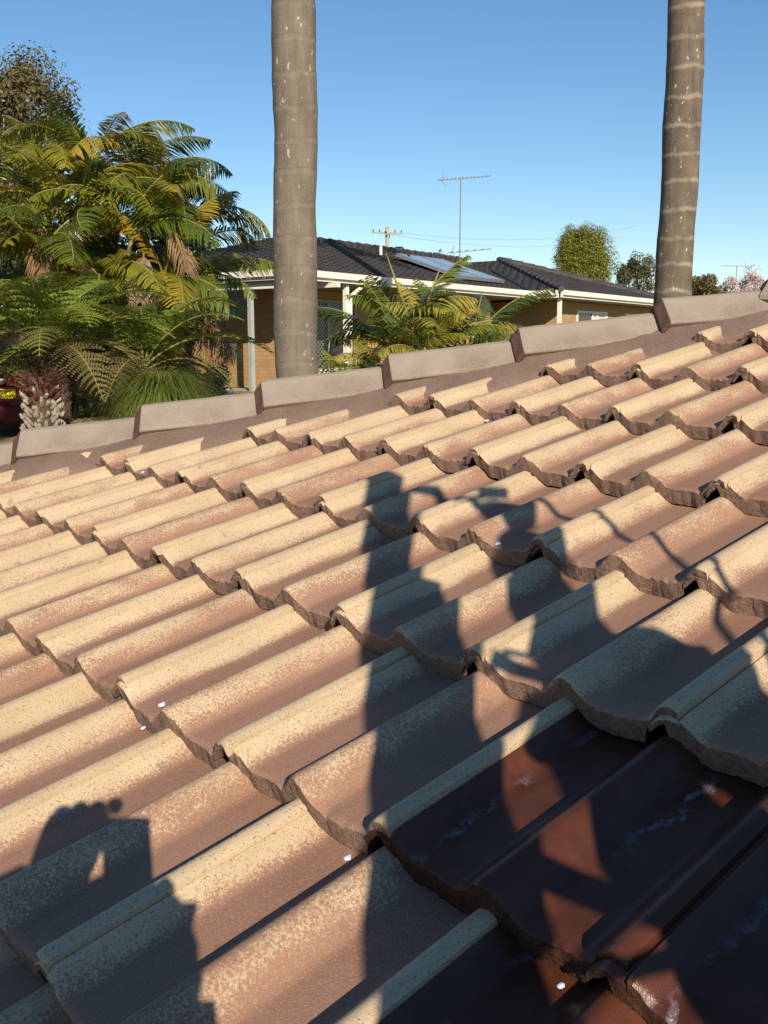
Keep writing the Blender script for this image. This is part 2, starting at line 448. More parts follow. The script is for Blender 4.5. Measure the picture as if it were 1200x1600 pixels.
# coloured pointing between caps and tiles
def pointing():
    b = MB(); rnd = random.Random(9); N = 260; x0, x1 = -2.5, 1.25; secs = []
    for i in range(N + 1):
        x = x0 + (x1 - x0) * i / N; p = hip_pt(x)
        wv = .008 * math.sin(x * 7.3) + .004 * math.sin(x * 23)
        # the pointing steps up where one cap overlaps the next
        near = min((x - cx for cx in CAPX if x >= cx), default=.2); st = .010 * max(0, 1 - near / .39)
        sec = [(.02, -.03), (.070 + st*.3, -.066 + st), (.104 + wv*.3, -.080 + st*.6), (.155 + wv, -.110), (.230 + wv, -.180)]
        row = [p + HSIDE * (s + rnd.uniform(-.0012, .0012)) + Vector((0, 0, h + rnd.uniform(-.001, .001))) for s, h in sec]
        row += [p + HSIDE * -s + Vector((0, 0, h)) for s, h in sec[::-1]]
        secs.append(row)
    n = 10
    for r_ in secs: b.v += [tuple(q) for q in r_]
    for i in range(N):
        for j in range(n - 1): b.f.append((i*n+j, i*n+j+1, (i+1)*n+j+1, (i+1)*n+j)); b.m.append(0)
    b.f.append(tuple(range(n))); b.m.append(0); b.f.append(tuple(range(N*n, N*n+n))); b.m.append(0)
    under(b.build('pointing', M['point'], smooth=True))
pointing()
# the ridge that runs on from the top of the hip
def ridge():
    top = hip_pt(1.20)
    for i in range(8):
        m = Matrix((CD, CD.cross(Vector((0, 0, 1))), Vector((0, 0, 1)))).transposed().to_4x4()
        m.translation = top + CD * (.40 * i - .03) + Vector((0, 0, .0))
        o = inst('ridge_cap', cap_mesh(.44, 40 + i), None, m); under(o)
    b = MB()
    a = top - Vector((0, 0, .1)); e = a + CD * 3.2; sd = CD.cross(Vector((0, 0, 1)))
    b.add([a - sd*.09, a + sd*.09, a + sd*.2 - Vector((0,0,.12)), a - sd*.2 - Vector((0,0,.12)), e - sd*.09, e + sd*.09, e + sd*.2 - Vector((0,0,.12)), e - sd*.2 - Vector((0,0,.12))],
          [(0,1,2,3), (4,7,6,5), (0,4,5,1), (1,5,6,2), (2,6,7,3), (3,7,4,0)])
    under(b.build('ridge_pointing', M['point']))
ridge()
# lead flashing scrap tucked under the pointing, and stray drops of the fresh coat
def flashing():
    b = MB(); n = 14
    def pt(i, k):
        r = 2.72 + 1.35 * i / (n - 1); c = -2.45 + k * .055
        z = max(prof(r * RS), .012 + .005*math.sin(i*1.3)) - HR + .012 - .031 * (.45) + .02
        c += (.06 * (abs(i / (n-1) - .5) * 2) ** 2) * (1 - k / 3)
        return P0 + CD * (r * RS) - UP * (c * G) + NN * z
    v = [pt(i, k) for k in range(4) for i in range(n)] 
    v += [p - NN * .003 for p in v]; s = 4 * n
    f = [(k*n+i, k*n+i+1, (k+1)*n+i+1, (k+1)*n+i) for k in range(3) for i in range(n-1)]
    f += [tuple(q + s for q in reversed(x)) for x in f]
    f += [(3*n+i, 3*n+i+1, s+3*n+i+1, s+3*n+i) for i in range(n-1)]
    b.add(v, f)
    under(tag(b.build('lead_flashing', M['lead'], smooth=True), 'grey lead flashing scrap tucked under the pointing'))
flashing()
def drop(r, c, h, s):
    b = MB(); rr = random.Random(int(r * 100)); n = 10
    v = [(0, 0, .5)] + [(math.cos(a) * rr.uniform(.7, 1.2), math.sin(a) * rr.uniform(.7, 1.4), 0) for a in [2*math.pi*k/n for k in range(n)]]
    v = v[:1] + [(x*.7, y*.7, .36) for x, y, z in v[1:]] + v[1:]
    b.add([(x*s, y*s, z*s) for x, y, z in v], [(0, 1+k, 1+(k+1) % n) for k in range(n)] + [(1+k, 1+n+k, 1+n+(k+1) % n, 1+(k+1) % n) for k in range(n)])
    m = tile_mat(r, c); m.translation += NN * h
    under(inst('paint_drop', b.mesh('paint_drop', M['white_drop'], True), None, m))
for a in ((4.56, 3.93, .006, .006), (4.42, 4.02, -.024, .004), (-3.5, 1.98, .004, .005), (2.35, 3.93, .0, .005), (1.35, .02, -.02, .006), (7.35, 3.98, -.002, .005), (7.62, 4.03, -.03, .006), (7.75, 4.05, -.03, .005), (9.6, 4.02, -.03, .004), (10.4, 4.02, -.02, .006), (5.3, 1.97, .004, .006)):
    drop(*a)
# walls of the house below
def own_walls():
    b = MB(); m = Matrix((CD, Vector((-CD.y, CD.x, 0)), Vector((0, 0, 1)))).transposed().to_4x4(); m.translation = P0
    b.box((-2.2, -2.35, -3.0), (2.6, 1.0, -1.05), 0, m)
    under(b.build('wall', simple('brown_brick', (.25, .14, .09), .9, .2, 6)))
own_walls()
# ------------------------------------------------------------------ the neighbour's house
HF = Vector((.5915, .8063, 0)); HNF = Vector((.8063, -.5915, 0)); HA = Vector((-1.49, 20.75, 0))
GZ = -1.02; EZ = 1.5; TAN = .296
nb = empty('brick_house', HA + Vector((0, 0, GZ)), 0, 'single storey cream brick house with charcoal tiled roof and white gutters', 'house')
NM = Matrix((HF, -HNF, Vector((0, 0, 1)))).transposed().to_4x4(); NM.translation = HA      # local: x = along the front, y = into the house, z = up from eye level
NBI = Matrix.Translation(-(HA + Vector((0, 0, GZ))))
def nh(o, parent=None):
    if parent is None:
        o.parent = nb; o.matrix_parent_inverse = NBI; o.matrix_basis = NM
    else: o.parent = parent
    return o
def mat_brick():
    t = NT('cream_brick'); c = t.coord()
    br = t.node('ShaderNodeTexBrick'); br.inputs['Scale'].default_value = 1.0
    br.inputs['Brick Width'].default_value = .24; br.inputs['Row Height'].default_value = .086; br.inputs['Mortar Size'].default_value = .007
    x, y, z = t.sep(c); cb = t.node('ShaderNodeCombineXYZ'); t.link(t.math('ADD', x, y), cb.inputs[0]); t.link(z, cb.inputs[1])
    t.link(cb.outputs[0], br.inputs['Vector'])
    br.inputs['Color1'].default_value = (.50, .31, .14, 1); br.inputs['Color2'].default_value = (.40, .235, .10, 1); br.inputs['Mortar'].default_value = (.30, .24, .17, 1)
    n = t.noise(c, 3, 4)
    t.base(t.mix(t.math('MULTIPLY', n, .5), br.outputs[0], (.34, .19, .09)), .85, .2)
    t.bump(t.math('SUBTRACT', 1.0, br.outputs['Fac']), .6, .01)
    return t.mat
M['brick'] = mat_brick()
def mat_charcoal():
    t = NT('charcoal_roof_tile'); c = t.coord(); x, y, z = t.sep(c)
    n = t.noise(c, 2, 5, .6); f = t.noise(c, 40, 3)
    w = t.math('ABSOLUTE', t.math('SINE', t.math('MULTIPLY', t.math('ADD', x, y), math.pi / .3)))
    t.base(t.ramp(n, [(.3, (.040, .036, .038)), (.7, (.070, .062, .062))]), .62, .35)
    t.bump(t.math('ADD', t.math('POWER', w, .6), t.math('MULTIPLY', f, .15)), .9, .035)
    return t.mat
M['roofd'] = mat_charcoal()
S0, S1, S2, BM, BW, PW = -.68, 9.75, 19.4, 4.5, 4.8, 1.0
DEP = 2 * BM
def slope_courses(b, eave0, eave1, top0, top1, step=.24):
    """a roof slope built of overlapping courses, each a little proud of the one above"""
    e0, e1, t0, t1 = map(Vector, (eave0, eave1, top0, top1))
    n = max(2, int(((t0 + t1) / 2 - (e0 + e1) / 2).length / step))
    nor = (e1 - e0).cross(t0 - e0 if (t0 - e0).length > .1 else t1 - e0).normalized()
    if nor.z < 0: nor = -nor
    for i in range(n):
        f0, f1 = i / n, (i + 1.12) / n; f1 = min(f1, 1)
        a, c_, d, g = e0.lerp(t0, f0), e1.lerp(t1, f0), e1.lerp(t1, f1), e0.lerp(t0, f1)
        a2, c2 = a + nor * .035, c_ + nor * .035
        b.add([a, c_, d, g, a2, c2], [(4, 5, 2, 3), (0, 1, 5, 4)])
def z_at(t): return EZ + TAN * t
def nb_roof():
    b = MB(); rz = z_at(BM)
    apL = (S0 + BM, BM, rz); apR = (S2 - 2.5, BM, rz); end = S2 + 2
    slope_courses(b, (S0, 0, EZ), (S1 + 2.2, 0, EZ), apL, (S1 + 2.2, BM, rz))
    slope_courses(b, (S0, DEP, EZ), (S0, 0, EZ), apL, apL)
    slope_courses(b, (end, DEP, EZ), (S0, DEP, EZ), apR, apL)
    slope_courses(b, (S1 + 2.2, .6, EZ + .12), (S2, .6, EZ + .12), (S1 + 2.2, BM, rz), apR)
    wz = EZ + TAN * BW
    slope_courses(b, (S1, -PW, EZ), (S2, -PW, EZ), (S1 + BW, -PW + BW, wz), (S2 - BW, -PW + BW, wz))
    slope_courses(b, (S1, BM, EZ), (S1, -PW, EZ), (S1 + BW, BM + .4, wz), (S1 + BW, -PW + BW, wz))
    slope_courses(b, (S2, -PW, EZ), (S2, DEP, EZ), (S2 - BW, -PW + BW, wz), (S2 - BW, BM, wz))
    ro = nh(b.build('roof', M['roofd']))
    for p, q in (((S0, 0, EZ), apL), (apL, (S1 + 3.5, BM, rz)), ((S1, -PW, EZ), (S1 + BW, -PW + BW, wz)), ((S2, -PW, EZ), (S2 - BW, -PW + BW, wz)), ((S1 + BW, -PW + BW, wz), (S2 - BW, -PW + BW, wz))):
        c = MB(); p = Vector(p); q = Vector(q); n = int((q - p).length / .42)
        for i in range(n):
            a = p.lerp(q, i / n) + Vector((0, 0, .05)); e = p.lerp(q, (i + 1.05) / n) + Vector((0, 0, .03))
            c.tube([a, e], [.115, .10], 6)
        c.build('roof_ridge', M['roofd'], ro)
    v = MB(); v.bar((S1 + .0, .0, EZ + .05), (S1 + 3.0, 3.0, z_at(3.0) + .05), .14, .03); v.build('valley_gutter', M['dark'], ro)
nb_roof()
def nb_body():
    # gutters and fascias, butted end to end
    def gut(p, q, nrm, nm='gutter'):
        g = MB(); p = Vector(p); q = Vector(q); n = Vector(nrm)
        for lo, hi, off in ((-.17, -.005, .0), (-.10, .035, .075)):
            a = p + n * off; d = q + n * off
            m = (d - a).to_track_quat('X', 'Z').to_matrix().to_4x4(); m.translation = a
            g.box((0, -.035, lo), ((d - a).length, .035, hi), 0, m)
        nh(g.build(nm, M['white']))
    gut((S0, 0, EZ), (S1 - .05, 0, EZ), (0, -1, 0)); gut((S0, DEP, EZ), (S0, .12, EZ), (-1, 0, 0))
    gut((S1, -PW, EZ), (S2, -PW, EZ), (0, -1, 0)); gut((S1, -.1, EZ), (S1, -PW + .1, EZ), (-1, 0, 0))
    s = MB(); s.box((S0 + .05, .05, EZ - .19), (S1 + 1, DEP - .1, EZ - .16)); s.box((S1 + .05, -PW + .05, EZ - .19), (S2 - .05, DEP - .1, EZ - .163))
    nh(s.build('soffit', M['soffit']))
    w = MB(); zt = EZ - .2; zb = GZ - .3
    # outer walls as upright slabs with real openings
    def slab(x0, x1, y0, y1, z0=None, z1=None): w.box((x0, y0, zb if z0 is None else z0), (x1, y1, zt if z1 is None else z1))
    slab(S0 + 1.5, S0 + 1.61, 1.85, DEP - .5)                   # left side wall behind the veranda
    slab(S0 + 1.62, 1.62, 1.85, 1.96)                      # beside the sliding door
    slab(3.85, 5.0, 1.85, 1.96); slab(1.622, 3.848, 1.85, 1.96, GZ + 2.12)
    slab(5.001, 5.11, .62, 1.849); slab(5.111, 8.4, .62, .73)
    slab(8.401, 8.51, .62, 2.2); slab(8.511, 8.9, 2.09, 2.2); slab(9.8, 10.9, 2.09, 2.2); slab(8.901, 9.799, 2.09, 2.2, GZ + 2.06)
    slab(10.901, 11.01, -.38, 2.2); slab(11.011, 12.1, -.38, -.27); slab(12.101, 14.4, -.38, -.27, None, GZ + .95); slab(12.101, 14.4, -.38, -.27, GZ + 2.08)
    slab(14.401, 15.9, -.38, -.27); slab(15.901, 17.9, -.38, -.27, None, GZ + 1.35); slab(15.901, 17.9, -.38, -.27, GZ + 2.08); slab(17.901, S2 - .6, -.38, -.27)
    slab(S2 - .6, S2 - .49, -.38, DEP - .5); slab(S0 + 1.62, S2 - .7, DEP - .6, DEP - .49)
    nh(w.build('wall', M['brick']))
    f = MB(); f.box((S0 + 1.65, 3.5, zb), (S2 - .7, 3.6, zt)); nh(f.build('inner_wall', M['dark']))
    # sliding door with diamond grille
    d = empty('sliding_door'); nh(d)
    fr = MB(); x0, x1, z0, z1, y = 1.63, 3.84, GZ + .05, GZ + 2.11, 1.87
    for a in (x0, 2.69, x1 - .06): fr.box((a, y - .03, z0), (a + .06, y + .03, z1))
    fr.box((x0 + .061, y - .028, z1 - .07), (x1 - .061, y + .028, z1)); fr.box((x0 + .061, y - .028, z0), (x1 - .061, y + .028, z0 + .07))
    fr.build('frame', M['grey_paint'], d)
    g = MB(); g.box((x0 + .06, y + .02, z0), (x1 - .06, y + .027, z1)); g.build('pane', M['glass'], d)
    g = MB(); st = .115; wd = 1.0; hh = z1 - z0 - .14; k = -hh
    while k < wd:
        a0, a1 = max(k, 0), min(k + hh, wd)
        if a1 - a0 > .02:
            g.bar((x0 + .06 + a0, y - .015, z0 + .07 + a0 - k), (x0 + .06 + a1, y - .015, z0 + .07 + a1 - k), .008, .013)
            g.bar((x0 + .06 + a0, y - .006, z1 - .07 - a0 + k), (x0 + .06 + a1, y - .006, z1 - .07 - a1 + k), .008, .013)
        k += st
    g.build('grille', M['metal'], d)
    # front screen door
    d = empty('screen_door'); nh(d); fr = MB(); y = 2.08
    fr.box((8.905, y - .03, GZ), (8.955, y + .02, GZ + 2.05)); fr.box((9.745, y - .03, GZ), (9.795, y + .02, GZ + 2.05)); fr.box((8.956, y - .028, GZ + 1.99), (9.744, y + .018, GZ + 2.05))
    fr.build('frame', M['white'], d); g = MB(); g.box((8.956, y - .005, GZ), (9.744, y + .01, GZ + 1.989)); g.build('panel', M['dark'], d)
    def window(x0, x1, z0, z1, mull, y=-.36):
        d = empty('window'); nh(d); fr = MB()
        for a in (x0, x1 - .07, *mull): fr.box((a, y - .05, z0), (a + .07, y + .03, z1))
        fr.box((x0 + .071, y - .048, z1 - .07), (x1 - .071, y + .028, z1)); fr.box((x0 + .071, y - .06, z0 - .02), (x1 - .071, y + .028, z0 + .05))
        fr.build('frame', M['white'], d)
        ed = [x0] + list(mull) + [x1]
        for i, (a, c) in enumerate(zip(ed, ed[1:])):
            p = MB(); p.box((a + .071, y - .004, z0 + .05), (c - .001, y + .004, z1 - .071)); p.build('pane', M['glass'] if i == 0 else M['curtain'], d)
    window(12.11, 14.39, GZ + .96, GZ + 2.07, (13.25, 13.6)); window(15.91, 17.89, GZ + 1.36, GZ + 2.07, (16.55,))
    # veranda posts
    for (x, y, mt) in ((S0 + .16, 1.35, 'grey_paint'), (1.25, .12, 'white'), (S1 + .2, -.85, 'white'), (S0 + .16, 4.6, 'grey_paint')):
        p = MB(); p.box((x - .05, y - .05, GZ - .2), (x + .05, y + .05, EZ - .19)); nh(p.build('veranda_post', M[mt]))
    p = MB(); p.tube([(1.62, -.03, EZ - .13), (1.62, -.02, EZ - .24), (1.60, .06, EZ - .30), (1.47, .14, EZ - .42), (1.44, .15, EZ - .55), (1.44, .15, GZ)], .05, 10)
    nh(p.build('downpipe', M['white'], smooth=True))
    p = MB(); p.bar((S0 + .15, .3, EZ - .26), (S0 + .15, DEP - 1, EZ - .26), .09, .14); nh(p.build('veranda_beam', M['white']))
    p = MB(); p.bar((.55, -.25, EZ - .235), (.55, 1.7, EZ - .235), .08, .10); nh(p.build('rafter_end', M['white']))
    p = MB(); p.box((S0 - .3, -.4, GZ - .4), (6, 1.84, GZ - .01)); p.box((S0 - .3, 1.8401, GZ - .4), (S0 + 1.49, DEP, GZ - .01)); p.box((8.52, -.4, GZ - .4), (10.89, 2.08, GZ - .01))
    nh(p.build('veranda_slab', M['concrete']))
nb_body()
def on_nb(x, y, z): return NM @ Vector((x, y, z))
# solar water heater on the front slope
def solar():
    t = empty('solar_collector', on_nb(7.0, .75, z_at(.75)), 0, 'glazed solar water collector, pale with painted sky reflection, lying on the charcoal tiled roof', 'solar panel')
    t.matrix_world = NM @ Matrix.Translation((6.95, .72, z_at(.72) + .06)) @ Matrix.Rotation(math.atan(TAN) + .03, 4, 'X')
    gm = NT('collector_sky_glass'); n = gm.noise(gm.coord(), 1.2, 2); gm.base(gm.ramp(n, [(.3, (.22, .28, .34)), (.7, (.34, .40, .46))]), .12, .6)  # pale blue sky reflection is put into the base colour
    for i in range(2):
        f = MB(); x = i * 1.27
        f.box((x, 0, 0), (x + 1.24, .05, .09)); f.box((x, 2.25, 0), (x + 1.24, 2.3, .09)); f.box((x, .0501, 0), (x + .05, 2.2499, .09)); f.box((x + 1.19, .0501, 0), (x + 1.24, 2.2499, .09))
        fo = f.build('frame', M['metal'], t)
        g = MB(); g.box((x + .0501, .0501, .02), (x + 1.1899, 2.2499, .075)); g.build('glazing', gm.mat, t)
    p = MB(); p.tube([(-.05, 2.2, .1), (-.08, 2.25, .25), (-.06, 2.05, .3), (.05, 1.8, .12)], .025, 8); p.build('pipe', M['rubber'], t)
solar()
def vent(x, y):
    b = MB(); b.tube([(0, 0, -.1), (0, 0, .28)], .045, 10); b.tube([(0, 0, .281), (0, 0, .34)], .07, 10)
    o = b.build('vent_pipe', M['white'], loc=on_nb(x, y, z_at(y)))
    tag(o, 'short white vent pipe standing on the roof beside the solar collector', 'vent pipe')
vent(7.2, 3.55)
def antenna(name, loc, rz, h, boom, n, label, tilt=0, low=False):
    t = empty(name, loc, rz, label, 'antenna')
    b = MB(); b.tube([(0, 0, -.3), (0, 0, h)], .022, 6); b.build('mast', M['dullmetal'], t)
    def yagi(z, L, n, el, off):
        b = MB(); b.bar((-L*off, 0, z - tilt*L*off), (L*(1-off), 0, z + tilt*L*(1-off)), .03, .03); b.build('boom', M['dullmetal'], t)
        for i in range(n):
            f = i / (n - 1); x = -L*off + L*f; e = MB(); l = el * (1 - .5*f)
            e.bar((x, -l, z + tilt*x + .02), (x, l, z + tilt*x + .02), .014, .014); e.build('element', M['dullmetal'], t)
        b = MB(); x = -L*off + .08
        for sg in (1, -1):
            b.bar((x, -.1, z + tilt*x + .02*sg), (x - .04*sg + .08, -.1, z + tilt*x + .22*sg), .012, .03)
        b.build('reflector', M['dullmetal'], t)
    yagi(h - .03, boom, n, .16, .42)
    if low: yagi(.32, 1.4, 6, .5, .25)
antenna('television_antenna', on_nb(12.9, 4.4, z_at(4.4)), R(8), 2.75, 1.75, 14, 'tall television antenna on a thin mast above the charcoal roof', .10, True)
antenna('television_antenna', at(1150, 440, 60), R(175), .95, 1.5, 6, 'small far television antenna above the pink blossom tree', .02)
# ------------------------------------------------------------------ palms, ferns and trees
def frond_mesh(name, mat, L=1.8, pairs=34, leaf=.42, wid=.028, a0=60, droop=95, vee=25, sweep=48, hang=.35, seed=0, start=.16, power=1.0):
    """pinnate frond along +X: arching stalk and two rows of pointed leaflets"""
    rd = random.Random(seed); b = MB(); n = 26; pts = []; tan = []; p = Vector((0, 0, 0)); side = rd.uniform(-.25, .25)
    for i in range(n + 1):
        f = i / n; a = R(a0 - droop * f ** (1.0 + .35 * power)); d = Vector((math.cos(a), side * f * f, math.sin(a))).normalized()
        pts.append(p.copy()); tan.append(d); p = p + d * (L / n)
    b.tube(pts, [.020 * (1 - .85 * i / n) + .002 for i in range(n + 1)], 5, 1)
    for k in range(pairs):
        f = start + (1 - start) * (k + .5) / pairs; x = f * n; i = min(int(x), n - 1)
        q = pts[i].lerp(pts[i+1], x - i); t = tan[i]; sd0 = Vector((0, 1, 0)); sd0 = (sd0 - t * sd0.dot(t)).normalized(); up = t.cross(sd0); up = -up if up.z < 0 and a0 < 89 else up
        up = sd0.cross(t); up = up if up.dot(Vector((0, 0, 1))) > -.3 else up
        prof_ = math.sin(math.pi * min(1, .18 + .80 * (f - start) / (1 - start))) ** .6
        l = leaf * prof_ * rd.uniform(.85, 1.1) * (1 if f < .97 else .7)
        for s in (-1, 1):
            if rd.random() < .03: continue
            sw = R(sweep + 22 * f + rd.uniform(-7, 7)); ve = R(vee + rd.uniform(-10, 10))
            d = t * math.cos(sw) + (sd0 * s * math.cos(ve) + up * math.sin(ve)) * math.sin(sw)
            d.normalize(); w = (t - d * t.dot(d)).normalized() * (wid * rd.uniform(.8, 1.15))
            g = Vector((0, 0, -1)) * hang
            m = q + d * (l * .5) + g * l * .12; e = q + d * l * .95 + g * l * .55
            b.add([q - w*.25, q + w*.25, m + w*.5, m - w*.5, e], [(0, 1, 2, 3), (3, 2, 4)], 0)
    me = b.mesh(name, [mat, M['rachis']]); return me
def fern_mesh(name, mat, L=1.9, pairs=26, seed=0, a0=62, droop=100):
    rd = random.Random(seed); b = MB(); n = 26; pts = []; tan = []; p = Vector((0, 0, 0)); side = rd.uniform(-.15, .15)
    for i in range(n + 1):
        f = i / n; a = R(a0 - droop * f); d = Vector((math.cos(a), side * f, math.sin(a))).normalized()
        pts.append(p.copy()); tan.append(d); p = p + d * (L / n)
    b.tube(pts, [.016 * (1 - .85 * i / n) + .002 for i in range(n + 1)], 5, 1)
    for k in range(pairs):
        f = .14 + .86 * (k + .5) / pairs; x = f * n; i = min(int(x), n - 1); q = pts[i].lerp(pts[i+1], x - i); t = tan[i]
        s0 = Vector((0, 1, 0)); s0 = (s0 - t * s0.dot(t)).normalized(); up = s0.cross(t)
        l = .44 * L / 1.9 * math.sin(math.pi * min(1, .22 + .78 * (f - .1) / .9)) ** .8 * rd.uniform(.9, 1.08)
        for s in (-1, 1):
            d = (s0 * s * .92 + t * .42 - up * rd.uniform(.10, .40)).normalized()
            m = 9; pv = None
            for j in range(m):
                g = (j + .4) / m; c = q + d * (l * g) - Vector((0, 0, 1)) * (.34 * l * g * g)
                pl = l * .115 * (1 - g) ** .6 + .004; pw = l / m * .46
                tt = (t - d * t.dot(d)).normalized()
                for u in (-1, 1):
                    e = c + tt * u * pl + d * pl * .3 - up * pl * .15
                    b.add([c - d * pw, c + d * pw, e + d * pw * .5, e - d * pw * .5], [(0, 1, 2, 3)], 0)
    return b.mesh(name, [mat, M['rachis']])
CANE = [frond_mesh('frond', M['frondA'], 1.9 + .1*(s % 3), 50, .50, .034, [78, 62, 45, 70, 28, 55, 8][s], [70, 105, 110, 130, 95, 85, 80][s], [30, 22, 15, 10, 12, 35, 0][s], 46, [.25, .45, .6, .8, .6, .2, .9][s], s) for s in range(7)]
YOUNG = [frond_mesh('frond', M['frondB'], 1.45 + .1*(s % 3), 28, .46, .036, [80, 66, 50, 72, 36, 58][s], [45, 90, 95, 120, 75, 60][s], [28, 22, 15, 10, 18, 35][s], 42, [.15, .4, .5, .7, .5, .2][s], 30+s) for s in range(6)]
DEAD = [frond_mesh('dead_frond', M['dead'], 1.3, 30, .45, .02, [-20, -45][s], [60, 45][s], -20, 30, 1.3, 60+s) for s in range(2)]
KING = [frond_mesh('frond', M['frondA'], 3.2, 46, .75, .05, [60, 35, 10][s], [100, 95, 80][s], 10, 60, .6, 70+s) for s in range(3)]
FERN = [fern_mesh('frond', M['fern'], 2.0, 19, s, [66, 52, 40, 74][s], [86, 84, 86, 108][s]) for s in range(4)]
FOLD = [fern_mesh('frond', M['fernold'], 1.75, 18, 10+s, [30, 12, 46][s], [95, 85, 110][s]) for s in range(3)]
def put_frond(me, parent, head, az, sc_, pitch=0, roll=0):
    q = Matrix.Translation(head) @ Matrix.Rotation(az, 4, 'Z') @ Matrix.Rotation(pitch, 4, 'Y') @ Matrix.Rotation(roll, 4, 'X') @ Matrix.Scale(sc_, 4)
    return inst(me.name.split('.')[0], me, parent, q)
def cane_stem(parent, a, b_, r, name='cane'):
    b = MB(); n = 12; pts = []; rad = []; a = Vector(a); b_ = Vector(b_); bow = (b_ - a).cross(Vector((0, 1, 0))).normalized() * .06
    for i in range(n * 2 + 1):
        f = i / (2 * n); pts.append(a.lerp(b_, f) + bow * math.sin(math.pi * f)); rad.append(r * (1 - .3 * f) * (1.12 if i % 2 == 0 else 1))
    b.tube(pts, rad, 7); return b.build(name, M['stem'], parent, True)
rg = random.Random(21)
def golden_clump():
    base = at(140, 650, 15.2); base.z = ground_z(base.x, base.y)
    t = empty('golden_cane_palm', base, 0, 'huge clump of golden cane palms with green and orange fronds beside the house', 'palm')
    heads = [(150, 250, 15.0), (70, 265, 15.4), (225, 295, 15.2), (268, 345, 15.0), (115, 335, 14.2), (20, 330, 14.6), (205, 375, 14.0), (285, 410, 15.2), (60, 405, 13.8), (292, 450, 15.6), (-40, 300, 15.2),
             (255, 440, 14.3), (150, 440, 13.7), (185, 300, 16.2), (-60, 400, 14.5), (100, 480, 14), (235, 340, 16), (200, 490, 14.6), (20, 480, 14.4), (262, 500, 15.6)]
    for i, (px, py, Y) in enumerate(heads):
        h = at(px, py, Y) - base; f = Vector((h.x * .45 + rg.uniform(-.2, .2), h.y * .45, -.1))
        cane_stem(t, f, h, .045)
        n = 10 if py < 420 else 8
        for k in range(n):
            put_frond(rg.choice(CANE[:6] if k < n - 2 else CANE[2:]), t, h + Vector((rg.uniform(-.05, .05), rg.uniform(-.05, .05), 0)), 2*math.pi*(k + rg.random()*.7)/n, rg.uniform(.68, .95) if py > 280 else rg.uniform(.62, .82), rg.uniform(-.15, .15), rg.uniform(-.6, .6))
    for px, py, Y, k in ((45, 310, 13.7, 1), (60, 330, 13.7, 1), (225, 395, 13.6, 0), (325, 470, 15, 1), (330, 480, 15.0, 1), (120, 400, 13.5, 0), (250, 350, 14, 0)):
        put_frond(DEAD[k], t, at(px, py, Y) - base, rg.uniform(-2.4, -.8), .8)
golden_clump()
def young_clump():
    base = at(640, 640, 13.5); base.z = ground_z(base.x, base.y)
    t = empty('young_cane_palm', base, 0, 'young golden cane palm with arching yellow green fronds just beyond the hip', 'palm')
    for i, (px, py, Y) in enumerate(((640, 530, 13.4), (612, 552, 13.2), (690, 535, 13.7), (730, 550, 13.9), (568, 592, 13.2), (660, 560, 12.8), (620, 560, 14), (715, 575, 13.2), (545, 612, 13.6), (760, 585, 13.8))):
        h = at(px, py, Y) - base; cane_stem(t, (h.x * .5, h.y * .5, -.1), h, .035)
        n = 9
        for k in range(n): put_frond(YOUNG[(k + i) % 6], t, h, 2*math.pi*(k + rg.random()*.7)/n, rg.uniform(.66, .95) * (1.05 if i <= 3 else .66), rg.uniform(-.1, .15), rg.uniform(-.5, .5))
    # two unopened spear leaves
    for px, py, qx, qy in ((640, 500, 603, 395), (650, 520, 690, 412)):
        b = MB(); a = at(px, py, 13.3) - base; e = at(qx, qy, 13.2) - base; b.tube([a, a.lerp(e, .5), e], [.022, .018, .006], 6); b.build('spear_leaf', M['rachis'], t, True)
young_clump()
